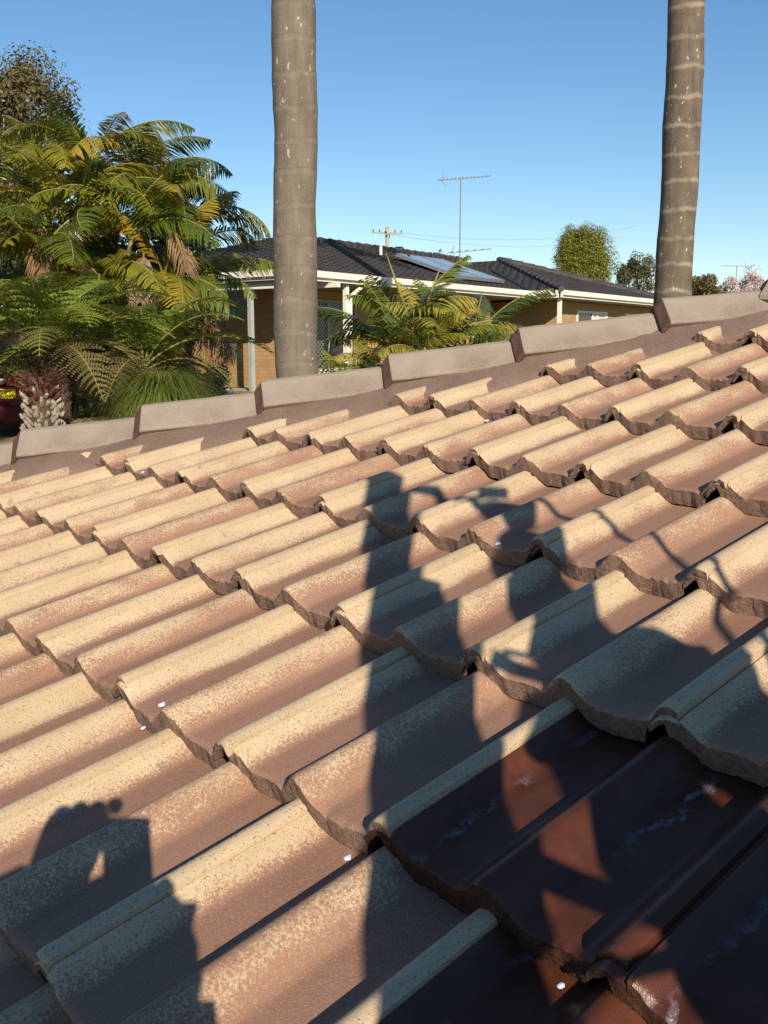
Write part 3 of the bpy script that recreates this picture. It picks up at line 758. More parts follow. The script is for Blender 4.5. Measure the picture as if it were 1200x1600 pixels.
# dark leafy shrub under the young palm
def leaf_cloud(b, c, rad, n, size, rd, m=0, shell=.55, flat=.0):
    c = Vector(c)
    for _ in range(n):
        d = Vector((rd.gauss(0, 1), rd.gauss(0, 1), rd.gauss(0, 1))).normalized() * (shell + (1 - shell) * rd.random()) ** .8
        p = c + Vector((d.x * rad[0], d.y * rad[1], d.z * rad[2]))
        nn = (d + Vector((rd.gauss(0, .6), rd.gauss(0, .6), rd.gauss(0, .6) + .3))).normalized()
        u = nn.orthogonal().normalized(); u = Quaternion(nn, rd.uniform(0, 6.28)) @ u; w = nn.cross(u)
        l = size * rd.uniform(.6, 1.3)
        b.add([p - u*l, p + w*l*.45, p + u*l, p - w*l*.45], [(0, 1, 2, 3)], m)
def tree(name, label, cat, base, H, crown, leafmat, nleaf, size, seed, trunk_r=.18, clumps=26, group=None, open_=.0, bark='pole', limb=True):
    """crown: (centre height, rx, ry, rz); foliage grows as many leaf clumps carried by limbs"""
    rd = random.Random(seed); t = empty(name, base, 0, label, cat, group); ch, rx, ry, rz = crown
    tb = MB(); tb.tube([(0, 0, -.3), (rd.uniform(-.1, .1), 0, ch * .4), (rd.uniform(-.2, .2), rd.uniform(-.2, .2), ch)], [trunk_r, trunk_r * .75, trunk_r * .35], 8)
    lb = MB(); cl = []
    for i in range(clumps):
        for _ in range(30):
            d = Vector((rd.uniform(-1, 1), rd.uniform(-1, 1), rd.uniform(-1, 1)))
            if d.length <= 1: break
        if d.length < .55: d = d.normalized() * rd.uniform(.55, .85)
        p = Vector((d.x * rx * .8, d.y * ry * .8, ch + d.z * rz * .8)); cl.append(p)
        if limb: tb.tube([(0, 0, ch * .45 + .25 * (p.z - ch * .45)), (p.x * .5, p.y * .5, ch * .45 + .6 * (p.z - ch * .45)), p], [trunk_r * .35, trunk_r * .2, trunk_r * .06], 5)
        k = rd.uniform(.22, .50) * (1 - .3 * open_) * (.70 if clumps > 100 else 1)
        leaf_cloud(lb, p, (rx * k, ry * k, rz * k), nleaf // clumps, size, rd, 0, .3)
    tb.build('trunk', M[bark], t, True); lb.build('crown', leafmat, t); return t
L_bright = mat_leaf('bright_tree_leaf', [(0, (.085, .105, .008)), (.5, (.17, .18, .014)), (1, (.30, .27, .03))], .5, .2, vary=1)
L_olive = mat_leaf('olive_tree_leaf', [(0, (.075, .065, .022)), (.5, (.125, .105, .035)), (1, (.20, .145, .050))], .5, .2, vary=1)
L_dull = mat_leaf('dull_tree_leaf', [(0, (.045, .062, .022)), (.6, (.085, .095, .035)), (1, (.20, .13, .06))], .5, .2, vary=1)
L_rust = mat_leaf('rusty_tree_leaf', [(0, (.06, .075, .022)), (.6, (.10, .10, .03)), (1, (.24, .10, .04))], .5, .2, vary=1)
L_pink = mat_leaf('pink_blossom', [(0, (.52, .34, .33)), (.6, (.66, .47, .46)), (1, (.78, .64, .60))], .6, .25, vary=1)
L_dark = mat_leaf('dark_shrub_leaf', [(0, (.018, .035, .010)), (.6, (.035, .06, .015)), (1, (.08, .10, .03))], .35, .15, vary=1)
L_gold = mat_leaf('golden_tree_leaf', [(0, (.10, .11, .010)), (.5, (.20, .18, .015)), (1, (.30, .24, .03))], .5, .2, vary=1)
L_con = mat_leaf('conifer_leaf', [(0, (.022, .045, .018)), (1, (.06, .09, .03))], .5, .1, vary=1)
def gb(px, Y): p = at(px, 538, Y); p.z = ground_z(p.x, Y); return p
tree('leafy_shrub', 'dark glossy leafy shrub growing under the young palm', 'shrub', gb(615, 12.9), 1.2, (.75, .75, .6, .62), L_dark, 1500, .06, 3, .03, 16)
tree('olive_tree', 'tall olive brown tree rising behind the golden cane palms', 'tree', gb(20, 30), 10, (8.0, 2.4, 2.4, 2.2), L_olive, 16000, .07, 5, .2, 60, open_=.4)
tree('olive_tree', 'lower olive bush filling in behind the golden cane palms', 'tree', gb(60, 24), 5, (3.6, 2.2, 1.8, 2.2), L_olive, 7000, .08, 6, .15, 30)
tree('round_tree', 'bright yellow green egg shaped tree beyond the charcoal roof', 'tree', gb(908, 78), 12, (7.0, 2.75, 2.7, 3.9), L_bright, 52000, .075, 8, .3, 230)
tree('round_tree', 'small bright lobe of tree beside the egg shaped tree', 'tree', gb(876, 80), 9, (5.0, 1.8, 1.8, 1.7), L_bright, 6000, .11, 9, .2, 34)
tree('open_tree', 'open dull green tree with pale trunk between egg shaped tree and palm', 'tree', gb(992, 92), 9, (6.9, 2.5, 2.0, 2.5), L_dull, 7000, .12, 11, .22, 30, open_=.6)
tree('rusty_tree', 'rusty green round tree right of the ringed palm trunk', 'tree', gb(1103, 62), 5, (3.9, 1.75, 1.7, 1.5), L_rust, 5200, .11, 12, .15, 26)
tree('blossom_tree', 'pink blossoming tree beyond the top of the hip', 'tree', gb(1158, 46), 3.6, (3.35, 1.05, .9, 1.05), L_pink, 3200, .06, 13, .09, 30, open_=.5)
tree('golden_tree', 'golden green tree top showing over the charcoal roof ridge', 'tree', gb(525, 56), 6, (5.3, 1.8, 2.0, 1.2), L_gold, 4200, .11, 14, .2, 28)
tree('feathery_tree', 'dark feathery tree top over the ridge near the antenna', 'tree', gb(675, 58), 7, (4.9, 1.15, 1.1, 1.25), L_con, 2600, .14, 15, .15, 18)
tree('young_conifer', 'small conifer by the left end of the charcoal roof', 'tree', gb(388, 50), 6, (5.0, .5, .5, 1.55), L_con, 1600, .12, 16, .1, 16)
tree('dark_hedge_tree', 'dense dark bushy tree far left behind the cane palms', 'tree', gb(-30, 20), 4, (2.2, 2.2, 1.4, 2.2), L_dark, 7000, .10, 41, .15, 40)
tree('dark_hedge_tree', 'dense dark bushy tree behind the middle of the cane palms', 'tree', gb(190, 19), 4, (1.7, 2.1, 1.2, 2.0), L_dark, 7000, .10, 42, .15, 40)
def bare_tree():
    rd = random.Random(5); t = empty('bare_tree', gb(415, 66), 0, 'leafless pale tree behind the charcoal roof', 'tree'); b = MB()
    def br(p, d, l, r, k):
        e = p + d * l; b.tube([p, e], [r, r * .65], 5, cap=False)
        if k:
            for _ in range(3): br(p + d * l * rd.uniform(.6, 1), (d + Vector((rd.uniform(-.6, .6), rd.uniform(-.6, .6), rd.uniform(-.1, .5)))).normalized(), l * rd.uniform(.55, .75), r * .55, k - 1)
    br(Vector((0, 0, -.3)), Vector((0, 0, 1)), 4.2, .12, 0); br(Vector((0, 0, 3.8)), Vector((.05, 0, 1)).normalized(), 2.2, .07, 4)
    b.build('branches', simple('pale_bark', (.42, .36, .32), .8, .1, 4), t)
bare_tree()
# tree ferns
def fern(px, py, Y, n, no, seed, label, s=1.0, trunk=True):
    rd = random.Random(seed); head = at(px, py, Y); base = Vector((head.x, head.y, ground_z(head.x, head.y))); t = empty('tree_fern', base, 0, label, 'tree fern'); h = head - base
    b = MB(); b.tube([(0, 0, -.2), (.03, 0, h.z * .5), h], [.15, .13, .12], 12)
    for k in range(220):
        z = rd.uniform(0, h.z); a = rd.uniform(0, 6.28); p = Vector((math.cos(a)*.12, math.sin(a)*.12, z)); b.tube([p, p + Vector((math.cos(a)*.05, math.sin(a)*.05, .09))], [.014, .004], 4)
    b.build('trunk', M['fibre'], t)
    for k in range(n): put_frond(rd.choice(FERN), t, h, 2*math.pi*(k + rd.random()*.6)/n, s * rd.uniform(.85, 1.08), rd.uniform(-.12, .1), rd.uniform(-.2, .2))
    for k in range(no): put_frond(rd.choice(FOLD), t, h - Vector((0, 0, .05)), 2*math.pi*(k + rd.random()*.6)/no, s * rd.uniform(.8, 1.0), rd.uniform(-.1, .15), rd.uniform(-.2, .2))
fern(85, 545, 11.6, 13, 11, 1, 'tree fern with feathery light green fronds beside the maroon car', .92)
fern(225, 575, 11.9, 9, 11, 2, 'tree fern with drooping olive fronds above the grass tussock', .92)
fern(-60, 540, 12.6, 9, 8, 3, 'tree fern behind the stubbly fern trunk', .9)
def garden_bed():
    t = NT('dry_straw_mulch'); c = t.coord(); f = t.noise(t.vmul(c, (1, 3, 1)), 40, 5, .7)
    t.base(t.ramp(f, [(.3, (.16, .11, .06)), (.55, (.34, .25, .13)), (.75, (.50, .40, .24))]), .95, .1); t.bump(f, 1, .03)
    b = MB(); n, m = 30, 12; cx, cy = -3.35, 11.75; rd = random.Random(8)
    for j in range(m + 1):
        r = j / m
        for i in range(n):
            a = 2*math.pi*i/n; x = cx + 2.3*r*math.cos(a); y = cy + 1.5*r*math.sin(a); g = ground_z(x, y)
            b.v.append((x, y, g - .06 + (-.82 - g) * (math.cos(math.pi * r) * .5 + .5) ** .6 + rd.uniform(-.015, .015)))
    for j in range(m):
        for i in range(n): b.f.append((j*n+i, j*n+(i+1) % n, (j+1)*n+(i+1) % n, (j+1)*n+i)); b.m.append(0)
    tag(b.build('garden_bed', t.mat, smooth=True), kind='structure')
garden_bed()
def stub_trunk():
    p = at(66, 640, 10.4); p.z = ground_z(p.x, p.y); t = empty('stubby_trunk', p, 0, 'shaggy trunk covered in grey cut frond stubs and red brown fibre', 'palm'); rd = random.Random(7)
    H = at(66, 592, 10.4).z - p.z; b = MB(); b.tube([(0, 0, -.2), (0, 0, H * .6), (0, 0, H + .02)], [.17, .16, .13], 12); b.build('trunk', M['fibre'], t)
    sm = simple('grey_frond_stub', (.29, .245, .195), .9, .45, 25); rm = simple('red_fibre', (.10, .034, .020), .8, .4, 30)
    for k in range(280):
        f = k / 280; z = H * f * .93; a = k * 2.39996 + rd.uniform(-.3, .3); z += rd.uniform(-.03, .03); r0 = .15; d = Vector((math.cos(a), math.sin(a), 0)); l = rd.uniform(.05, .11); top = f > .84
        q = d * r0 + Vector((0, 0, z)); e = q + d * l * .75 + Vector((0, 0, l * .9)); b = MB(); b.tube([q, q.lerp(e, .6) + d * .012, e], [.024 * rd.uniform(.7, 1.2), .021, .015 if not top else .004], 6)
        b.build('frond_stub', rm if top and rd.random() < .7 else sm, t)
    b = MB()
    for k in range(260):
        a = rd.uniform(0, 6.28); d = Vector((math.cos(a), math.sin(a), 0)); q = d * rd.uniform(.05, .17) + Vector((0, 0, H * rd.uniform(.84, 1.0))); e = q + d * rd.uniform(.05, .16) + Vector((0, 0, rd.uniform(.02, .16)))
        b.tube([q, e], [.008, .002], 3)
    b.build('fibre', rm, t)
stub_trunk()
def tussock(px, py, Y, R_, n, label, H=1.0, seed=3):
    p = at(px, py, Y); p.z = ground_z(p.x, p.y); rd = random.Random(seed); b = MB()
    for _ in range(n):
        a = rd.uniform(0, 6.28); el = rd.uniform(-.2, 1.2); L = R_ * rd.uniform(.75, 1.2); d = Vector((math.cos(a), math.sin(a), 0)); w = Vector((-d.y, d.x, 0)) * .0055
        pr = None; q = Vector((0, 0, H)) + d * .04; g = el; row = []
        for i in range(6):
            row.append((q - w * (1 - i / 5.2), q + w * (1 - i / 5.2))); q = q + (d * math.cos(g) + Vector((0, 0, math.sin(g)))) * (L / 5); g -= .42
        v = [x for r_ in row for x in r_]; b.add(v, [(2*i, 2*i+1, 2*i+3, 2*i+2) for i in range(5)])
    t = empty('grass_tussock', p, 0, label, 'grass plant'); b.build('blades', M['tuss'], t)
    s = MB(); s.tube([(0, 0, -.1), (0, 0, H)], [.12, .07], 8); s.build('trunk', M['fibre'], t)
tussock(252, 600, 11.0, .80, 3600, 'round green grass tussock with arching blades under the fern fronds', .92)
tussock(270, 500, 14.8, .55, 700, 'smaller blue green grass tussock behind the fern', .9, 4)
def small_palm():
    p = at(175, 655, 13.6); p.z = ground_z(p.x, p.y); t = empty('small_palm', p, 0, 'small yellowing palm on the dry mulch behind the stubbly trunk', 'palm')
    for k in range(9): put_frond(YOUNG[k % 6], t, Vector((0, 0, .35)), k * .7, .45, rg.uniform(-.1, .1), 0)
    for k in range(6): put_frond(DEAD[k % 2], t, Vector((0, 0, .5)), k * 1.05, .5)
    b = MB(); b.tube([(0, 0, -.1), (0, 0, .4)], .06, 8); b.build('trunk', M['fibre'], t)
small_palm()
for k, (px, py, Y) in enumerate(((262, 640, 14.6), (30, 640, 15.6), (318, 600, 17.5))):
    p = gb(px, Y); tree('leafy_shrub', ['dark leafy shrub between the ferns and the tussock', 'dark leafy shrub beside the maroon car', 'dark leafy shrub by the veranda'][k], 'shrub', p, 1, (.55, .5, .5, .5), L_dark, 1100, .05, 30 + k, .03, 12)

# the two tall ringed palm trunks
def mat_trunk(name, a, b_, ring, amt):
    t = NT(name); c = t.coord(); x, y, z = t.sep(c)
    v = t.noise(t.vmul(c, (1, 1, .18)), 14, 5, .65); n = t.noise(c, 5, 4, .6); f = t.noise(c, 70, 4, .7)
    col = t.ramp(t.math('ADD', t.math('MULTIPLY', v, .6), t.math('MULTIPLY', n, .4)), [(.32, a), (.66, b_)])
    zz = t.math('ADD', z, t.math('MULTIPLY', t.noise(t.vmul(c, (1, 1, .5)), 2.6, 3, .6), .20))
    w = t.math('ABSOLUTE', t.math('SUBTRACT', t.math('FRACT', t.math('MULTIPLY', zz, 3.4)), .5))
    rg_ = t.ramp(w, [(.0, 1.), (.055, .75), (.11, 0.)])
    col = t.mix(t.math('MULTIPLY', t.math('MULTIPLY', rg_, t.ramp(n, [(.35, .25), (.6, 1.)])), amt), col, ring)
    lich = t.ramp(t.noise(t.vmul(c, (1, 1, .55)), 19, 3, .55), [(.665, 0.), (.69, 1.)])
    col = t.mix(t.math('MULTIPLY', lich, .8), col, (.50, .46, .40))
    t.base(col, .9, .15); t.bump(t.math('ADD', t.math('MULTIPLY', v, 1.2), t.math('ADD', f, t.math('MULTIPLY', rg_, -.5))), .7, .014)
    return t.mat
def tall_palm(px, Y, w, top_px, label, mat, seed):
    base = gb(px, Y); rd = random.Random(seed); t = empty('tall_palm', base, 0, label, 'palm'); H = 12.5; b = MB(); n = 150; pts = []; rad = []
    tp = at(top_px, 0, Y) - base; lean = (tp.x) / tp.z
    for i in range(n + 1):
        z = -.3 + (H + .3) * i / n
        pts.append((lean * z * (z > 0) + .012 * math.sin(z * 1.7 + seed) + .006 * math.sin(z * 5.1 + seed*2), .01 * math.sin(z * 2.3), z))
        rg0 = ((z * 3.4 + .22*3.4*.5) % 1)
        rad.append(w / 2 * (1 - .012 * z) * (1 + .018 * math.sin(z * 3.1 + seed) + .010 * math.sin(z * 9.7 + seed) + (.018 if abs(rg0 - .5) < .12 else 0) + rd.uniform(-.006, .006)))
    b.tube(pts, rad, 28); b.build('trunk', mat, t, True)
    hd = Vector(pts[-1]); s = MB(); s.tube([hd, hd + Vector((0, 0, .5)), hd + Vector((0, 0, 1.3))], [w*.42, w*.45, w*.25], 14); s.build('crownshaft', M['rachis'], t, True)
    for k in range(11): put_frond(KING[k % 3], t, hd + Vector((0, 0, 1.2)), k * .571 * 2, 1.0)
tall_palm(464, 9.5, .428, 457, 'thick grey brown palm trunk with faint rings in front of the veranda', mat_trunk('grey_palm_bark', (.135, .105, .080), (.235, .192, .150), (.27, .225, .18), .35), 1)
tall_palm(1047, 11, .412, 1075, 'palm trunk with pale raised rings and dark edge at the house end', mat_trunk('ringed_palm_bark', (.095, .070, .052), (.20, .16, .12), (.36, .30, .23), .8), 2)

# ------------------------------------------------------------------ power pole, wires, garden odds and ends
def power_pole():
    p = gb(605, 72); t = empty('power_pole', p, 0, 'weathered timber power pole with crossarms behind the ridge', 'power pole'); H = at(605, 354, 72).z - p.z
    b = MB(); b.tube([(0, 0, -.4), (0, 0, H)], [.17, .13], 10); b.build('shaft', M['pole'], t, True)
    for z, l, a in ((H - .45, 1.15, .3), (H - .62, .95, 1.4), (H - 1.95, 1.2, .3), (H - 2.1, .8, 1.4)):
        b = MB(); d = Vector((math.cos(a), math.sin(a), 0)); b.bar(d * -l + Vector((0, 0, z)), d * l + Vector((0, 0, z)), .1, .12); c = b.build('crossarm', M['pole'], t)
        for s in (-1, -.55, .55, 1):
            i = MB(); q = d * (l * s * .93) + Vector((0, 0, z + .06)); i.tube([q, q + Vector((0, 0, .16))], [.05, .035], 6); i.build('insulator', M['rubber'], c)
    return p, H
PP, PH = power_pole()
for k, (dx, z0, ex, ey, ez, lb) in enumerate(((.8, .4, 28, 110, 13.0, 'upper thin power line running right from the timber pole'), (.3, .55, 27, 112, 12.0, 'middle thin power line running right from the timber pole'), (.9, 1.9, 30, 118, 10.5, 'lower thin power line running right from the timber pole'))):
    b = MB(); a = PP + Vector((dx, .2, PH - z0)); e = Vector((ex, ey, ez)); b.tube([a.lerp(e, i / 14) - Vector((0, 0, 1.6 * 4 * (i / 14) * (1 - i / 14) * .6)) for i in range(15)], .016, 4)
    tag(b.build('power_line', M['metal']), lb, 'power line')
b = MB(); p = gb(378, 48); h = at(378, 362, 48).z - p.z; b.tube([(0, 0, -.3), (0, 0, h)], [.13, .10], 8); b.tube([(0, 0, h + .001), (0, 0, h + .12)], .13, 8)
tag(b.build('timber_pole', M['pole'], None, True, p), 'short capped timber pole beside the small conifer', 'pole')
def lattice():
    p = at(505, 590, 17.6); p.z = ground_z(p.x, p.y); t = empty('lattice_screen', p, math.atan2(HF.y, HF.x) - .25, 'low white diamond lattice screen at the foot of the veranda', 'screen'); w, h = 2.2, .72
    k = -h
    while k < w:
        a0, a1 = max(k, 0), min(k + h, w)
        if a1 - a0 > .05:
            s = MB(); s.bar((a0 - .6, 0, a0 - k), (a1 - .6, 0, a1 - k), .008, .03); s.build('slat', M['white'], t)
            s = MB(); s.bar((a0 - .6, .009, h - a0 + k), (a1 - .6, .009, h - a1 + k), .008, .03); s.build('slat', M['white'], t)
        k += .12
    f = MB(); f.box((-.62, -.02, h), (w - .58, .03, h + .05)); f.box((-.66, -.02, -.1), (-.6201, .03, h + .05)); f.box((w - .58, -.02, -.1), (w - .54, .03, h + .05)); f.build('frame', M['white'], t)
lattice()
def bundle():
    p = at(336, 600, 18.2); p.z = ground_z(p.x, p.y); rd = random.Random(2); bm = bmesh.new(); bmesh.ops.create_cube(bm, size=1); bmesh.ops.subdivide_edges(bm, edges=bm.edges[:], cuts=7, use_grid_fill=True)
    for v in bm.verts:
        v.co += v.co.normalized() * (.06 * math.sin(v.co.x * 9 + v.co.z * 14) + rd.uniform(-.02, .02)) - v.co * .12; v.co = Vector((v.co.x * .38, v.co.y * .34, (v.co.z + .44) * .62))
    me = bpy.data.meshes.new('wrapped_bundle'); bm.to_mesh(me); bm.free(); me.materials.append(simple('crinkled_white_wrap', (.60, .58, .50), .55, .12, 9, bump=.6)); me.polygons.foreach_set('use_smooth', [True] * len(me.polygons))
    o = inst('wrapped_bundle', me); o.location = p; tag(o, 'crumpled white wrapped bundle standing by the brick wall', 'bundle')
bundle()
b = MB(); A = HA + Vector((0, 0, 0)); v = []
for (x, y) in ((-4.2, 18.4), (-2.0, 17.0), (.6, 19.2), (-.9, 20.6), (-2.3, 21.2), (-4.6, 23.2)): v.append((x, y, ground_z(x, y) + .03))
b.add(v + [(x, y, z - .2) for x, y, z in v], [(0, 1, 2, 3, 4, 5)] + [(i, 6 + i, 6 + (i+1) % 6, (i+1) % 6) for i in range(6)])
tag(b.build('path', M['concrete']), kind='structure')

# ------------------------------------------------------------------ maroon car behind the ferns, seen from the rear
def car():
    Y = 13.8; p = at(6, 600, Y); p.z = ground_z(p.x, Y) - .02
    t = empty('parked_car', p, R(6), 'maroon hatchback with yellow number plate parked behind the stubbly trunk', 'car')
    paint = simple('maroon_paint', (.105, .006, .012), .22, .08, 2, spec=.6); lampm = simple('tail_lamp_red', (.30, .01, .01), .2, .1, 6, spec=.6)
    # lofted body: sections from the rear bumper to the bonnet (local +y is forward)
    secs = [(-.02, .62, .36, .60, .74), (.03, .74, .30, .66, .80), (.12, .80, .24, .72, .90), (.22, .82, .22, .90, 1.04), (.45, .83, .20, .92, 1.06), (1.4, .84, .20, .92, 1.02), (2.5, .84, .20, .90, .98), (3.3, .83, .20, .86, .94), (3.95, .78, .24, .72, .80), (4.1, .66, .32, .60, .66)]
    b = MB(); n = 12
    for y, w, z0, z1, z2 in secs:
        for x, z in ((-w*.86, z0), (-w*.97, z0+.08), (-w, (z0+z1)/2), (-w*.98, z1), (-w*.90, z2-.02), (-w*.5, z2), (w*.5, z2), (w*.90, z2-.02), (w*.98, z1), (w, (z0+z1)/2), (w*.97, z0+.08), (w*.86, z0)): b.v.append((x, y, z))
    for i in range(len(secs)-1):
        for j in range(n): b.f.append((i*n+j, i*n+(j+1) % n, (i+1)*n+(j+1) % n, (i+1)*n+j)); b.m.append(0)
    b.f.append(tuple(reversed(range(n)))); b.m.append(0); b.f.append(tuple(range((len(secs)-1)*n, len(secs)*n))); b.m.append(0)
    b.build('body', paint, t, True)
    c = MB(); rows = [(.14, .76, 1.0), (.42, .63, 1.43), (.8, .60, 1.50), (1.8, .60, 1.49), (2.9, .74, .98)]
    for y, w, z in rows: c.v += [(-w, y, z), (w, y, z)]
    lo = [(-.80, .18, .98), (.80, .18, .98), (.80, 2.95, .96), (-.80, 2.95, .96)]
    c.f += [(0, 1, 3, 2), (2, 3, 5, 4), (4, 5, 7, 6), (6, 7, 9, 8)]; c.m += [1, 0, 0, 1]; k = len(c.v); c.v += lo
    c.f += [(0, 2, 4, 6, 8, k+3, k), (1, k+1, k+2, 9, 7, 5, 3)]; c.m += [1, 1]; c.build('cabin', [paint, M['glass']], t)
    q = MB(); q.box((-.80, -.10, .30), (.80, -.01, .52)); o = q.build('rear_bumper', paint, t); bv = o.modifiers.new('b', 'BEVEL'); bv.width = .03; bv.segments = 3
    for s in (-1, 1):
        q = MB(); q.box((s*.66 - .12, -.035, .74), (s*.66 + .12, .1, .93)); o = q.build('tail_lamp', lampm, t); bv = o.modifiers.new('b', 'BEVEL'); bv.width = .02; bv.segments = 2
    for x in (-.72, .72):
        for y in (.72, 3.25):
            w = empty('wheel', (x, y, .30)); w.parent = t; m = MB(); m.tube([(-.1, 0, 0), (-.085, 0, 0), (.085, 0, 0), (.1, 0, 0)], [.25, .3, .3, .25], 24); m.build('tyre', M['rubber'], w, True)
            m = MB(); sx = .101 if x > 0 else -.101; m.tube([(sx - .01, 0, 0), (sx + .01, 0, 0)], .19, 16); m.build('rim', M['metal'], w)
    pl = MB(); pl.box((-.186, -.135, .62), (.186, -.122, .755)); po = pl.build('number_plate', simple('yellow_plate', (.80, .62, .02), .4, .04, 3), t)
    q = MB(); q.box((-.25, -.121, .58), (.25, -.02, .78)); o = q.build('plate_recess', paint, t)
    cu = bpy.data.curves.new('plate_text', 'FONT'); cu.body = 'C2\u00b7KN'; cu.size = .145; cu.align_x = 'RIGHT'; cu.extrude = .001
    tmp = bpy.data.objects.new('plate_text', cu); COL.objects.link(tmp); dg = bpy.context.evaluated_depsgraph_get(); me = bpy.data.meshes.new_from_object(tmp.evaluated_get(dg)); bpy.data.objects.remove(tmp)
    me.materials.clear(); me.materials.append(M['rubber']); o = inst('plate_lettering', me, po); o.rotation_euler = (R(90), 0, 0); o.location = (.165, -.1365, .64); o.scale = (.62, 1, 1)
    q = MB(); q.tube([(0, -.145, .86), (0, -.03, .86)], .045, 14); q.build('emblem', M['metal'], t)
car()
# ------------------------------------------------------------------ the photographer behind the camera, and an unseen guessed worker added for its shadow
SDIR = -SUN; SE = SDIR.cross(Vector((0, 0, 1))).normalized(); SW = SE.cross(SDIR).normalized()
if SE.x < 0: SE = -SE
if SW.z < 0: SW = -SW
def sv(l, w, y):
    p = SE * l + SW * w; return p + SDIR * ((y - p.y) / SDIR.y)
def skin(name, mat, chains, parent=None, root=0, sub=1):
    """chains: lists of (key, point, radius); equal keys weld chains together"""
    idx = {}; vs = []; rs = []; es = []
    for ch in chains:
        pr = None
        for key, p, r in ch:
            if key is None: key = ('_', len(vs))
            if key not in idx: idx[key] = len(vs); vs.append(tuple(p)); rs.append(r)
            if pr is not None: es.append((pr, idx[key]))
            pr = idx[key]
    me = bpy.data.meshes.new(name); me.from_pydata(vs, es, []); me.materials.append(mat)
    o = inst(name, me, parent); sk = o.modifiers.new('skin', 'SKIN'); sk.use_smooth_shade = True
    for i, v in enumerate(me.skin_vertices[0].data): v.radius = (rs[i] * 1.28, rs[i] * 1.28); v.use_root = (i == root)
    ss = o.modifiers.new('sub', 'SUBSURF'); ss.levels = sub; ss.render_levels = sub
    return o
cloth = simple('navy_work_clothes', (.03, .04, .08), .85, .2, 20); skinm = simple('skin', (.50, .30, .21), .55, .08, 12); hat = simple('khaki_cap', (.20, .17, .11), .85, .1, 20)
def roof_z(x, y): return -.722 + .2141 * x + .1915 * y
def lathe(pts_r, centre, sx=1, sy=1, n=20):
    b = MB(); c = Vector(centre)
    for z, r, dy in pts_r:
        for k in range(n): a = 2*math.pi*k/n; b.v.append(tuple(c + Vector((math.cos(a)*r*sx, math.sin(a)*r*sy + dy, z))))
    m = len(pts_r)
    for i in range(m - 1):
        for k in range(n): b.f.append((i*n+k, i*n+(k+1) % n, (i+1)*n+(k+1) % n, (i+1)*n+k)); b.m.append(0)
    b.f.append(tuple(reversed(range(n)))); b.m.append(0); b.f.append(tuple(range((m-1)*n, m*n))); b.m.append(0)
    return b
def head_mesh(t, hd, nk):
    off = nk - hd
    h = lathe([(off.z, .055, off.y), (-.13, .052, -.01), (-.115, .05, .02), (-.10, .062, .015), (-.06, .074, .006), (-.01, .080, 0), (.04, .080, -.004), (.08, .066, -.006), (.10, .045, -.006), (.112, .012, -.006)], hd, .96, 1.14).build('head', skinm, t, True)
    for sx in (-1, 1): e = MB(); e.tube([hd + Vector((.03*sx, .078, .005)), hd + Vector((.03*sx, .088, .005))], [.011, .007], 8); e.build('eye', M['dark'], h, True)
    m_ = MB(); m_.bar(hd + Vector((-.022, .080, -.062)), hd + Vector((.022, .080, -.062)), .012, .008); m_.build('mouth', M['capend'], h)
    return h
def cap_hat(t, hd):
    c = lathe([(.025, .083, -.003), (.05, .086, -.004), (.085, .076, -.006), (.108, .052, -.006), (.12, .015, -.006)], hd, .98, 1.14).build('cap', hat, t, True)
    b = MB(); b.add([hd + Vector(p) for p in ((-.06, .07, .03), (.06, .07, .03), (.05, .15, .02), (-.05, .15, .02), (-.06, .07, .036), (.06, .07, .036), (.05, .15, .026), (-.05, .15, .026))], [(3,2,1,0), (4,5,6,7), (0,1,5,4), (1,2,6,5), (2,3,7,6), (3,0,4,7)]); b.build('brim', hat, c)
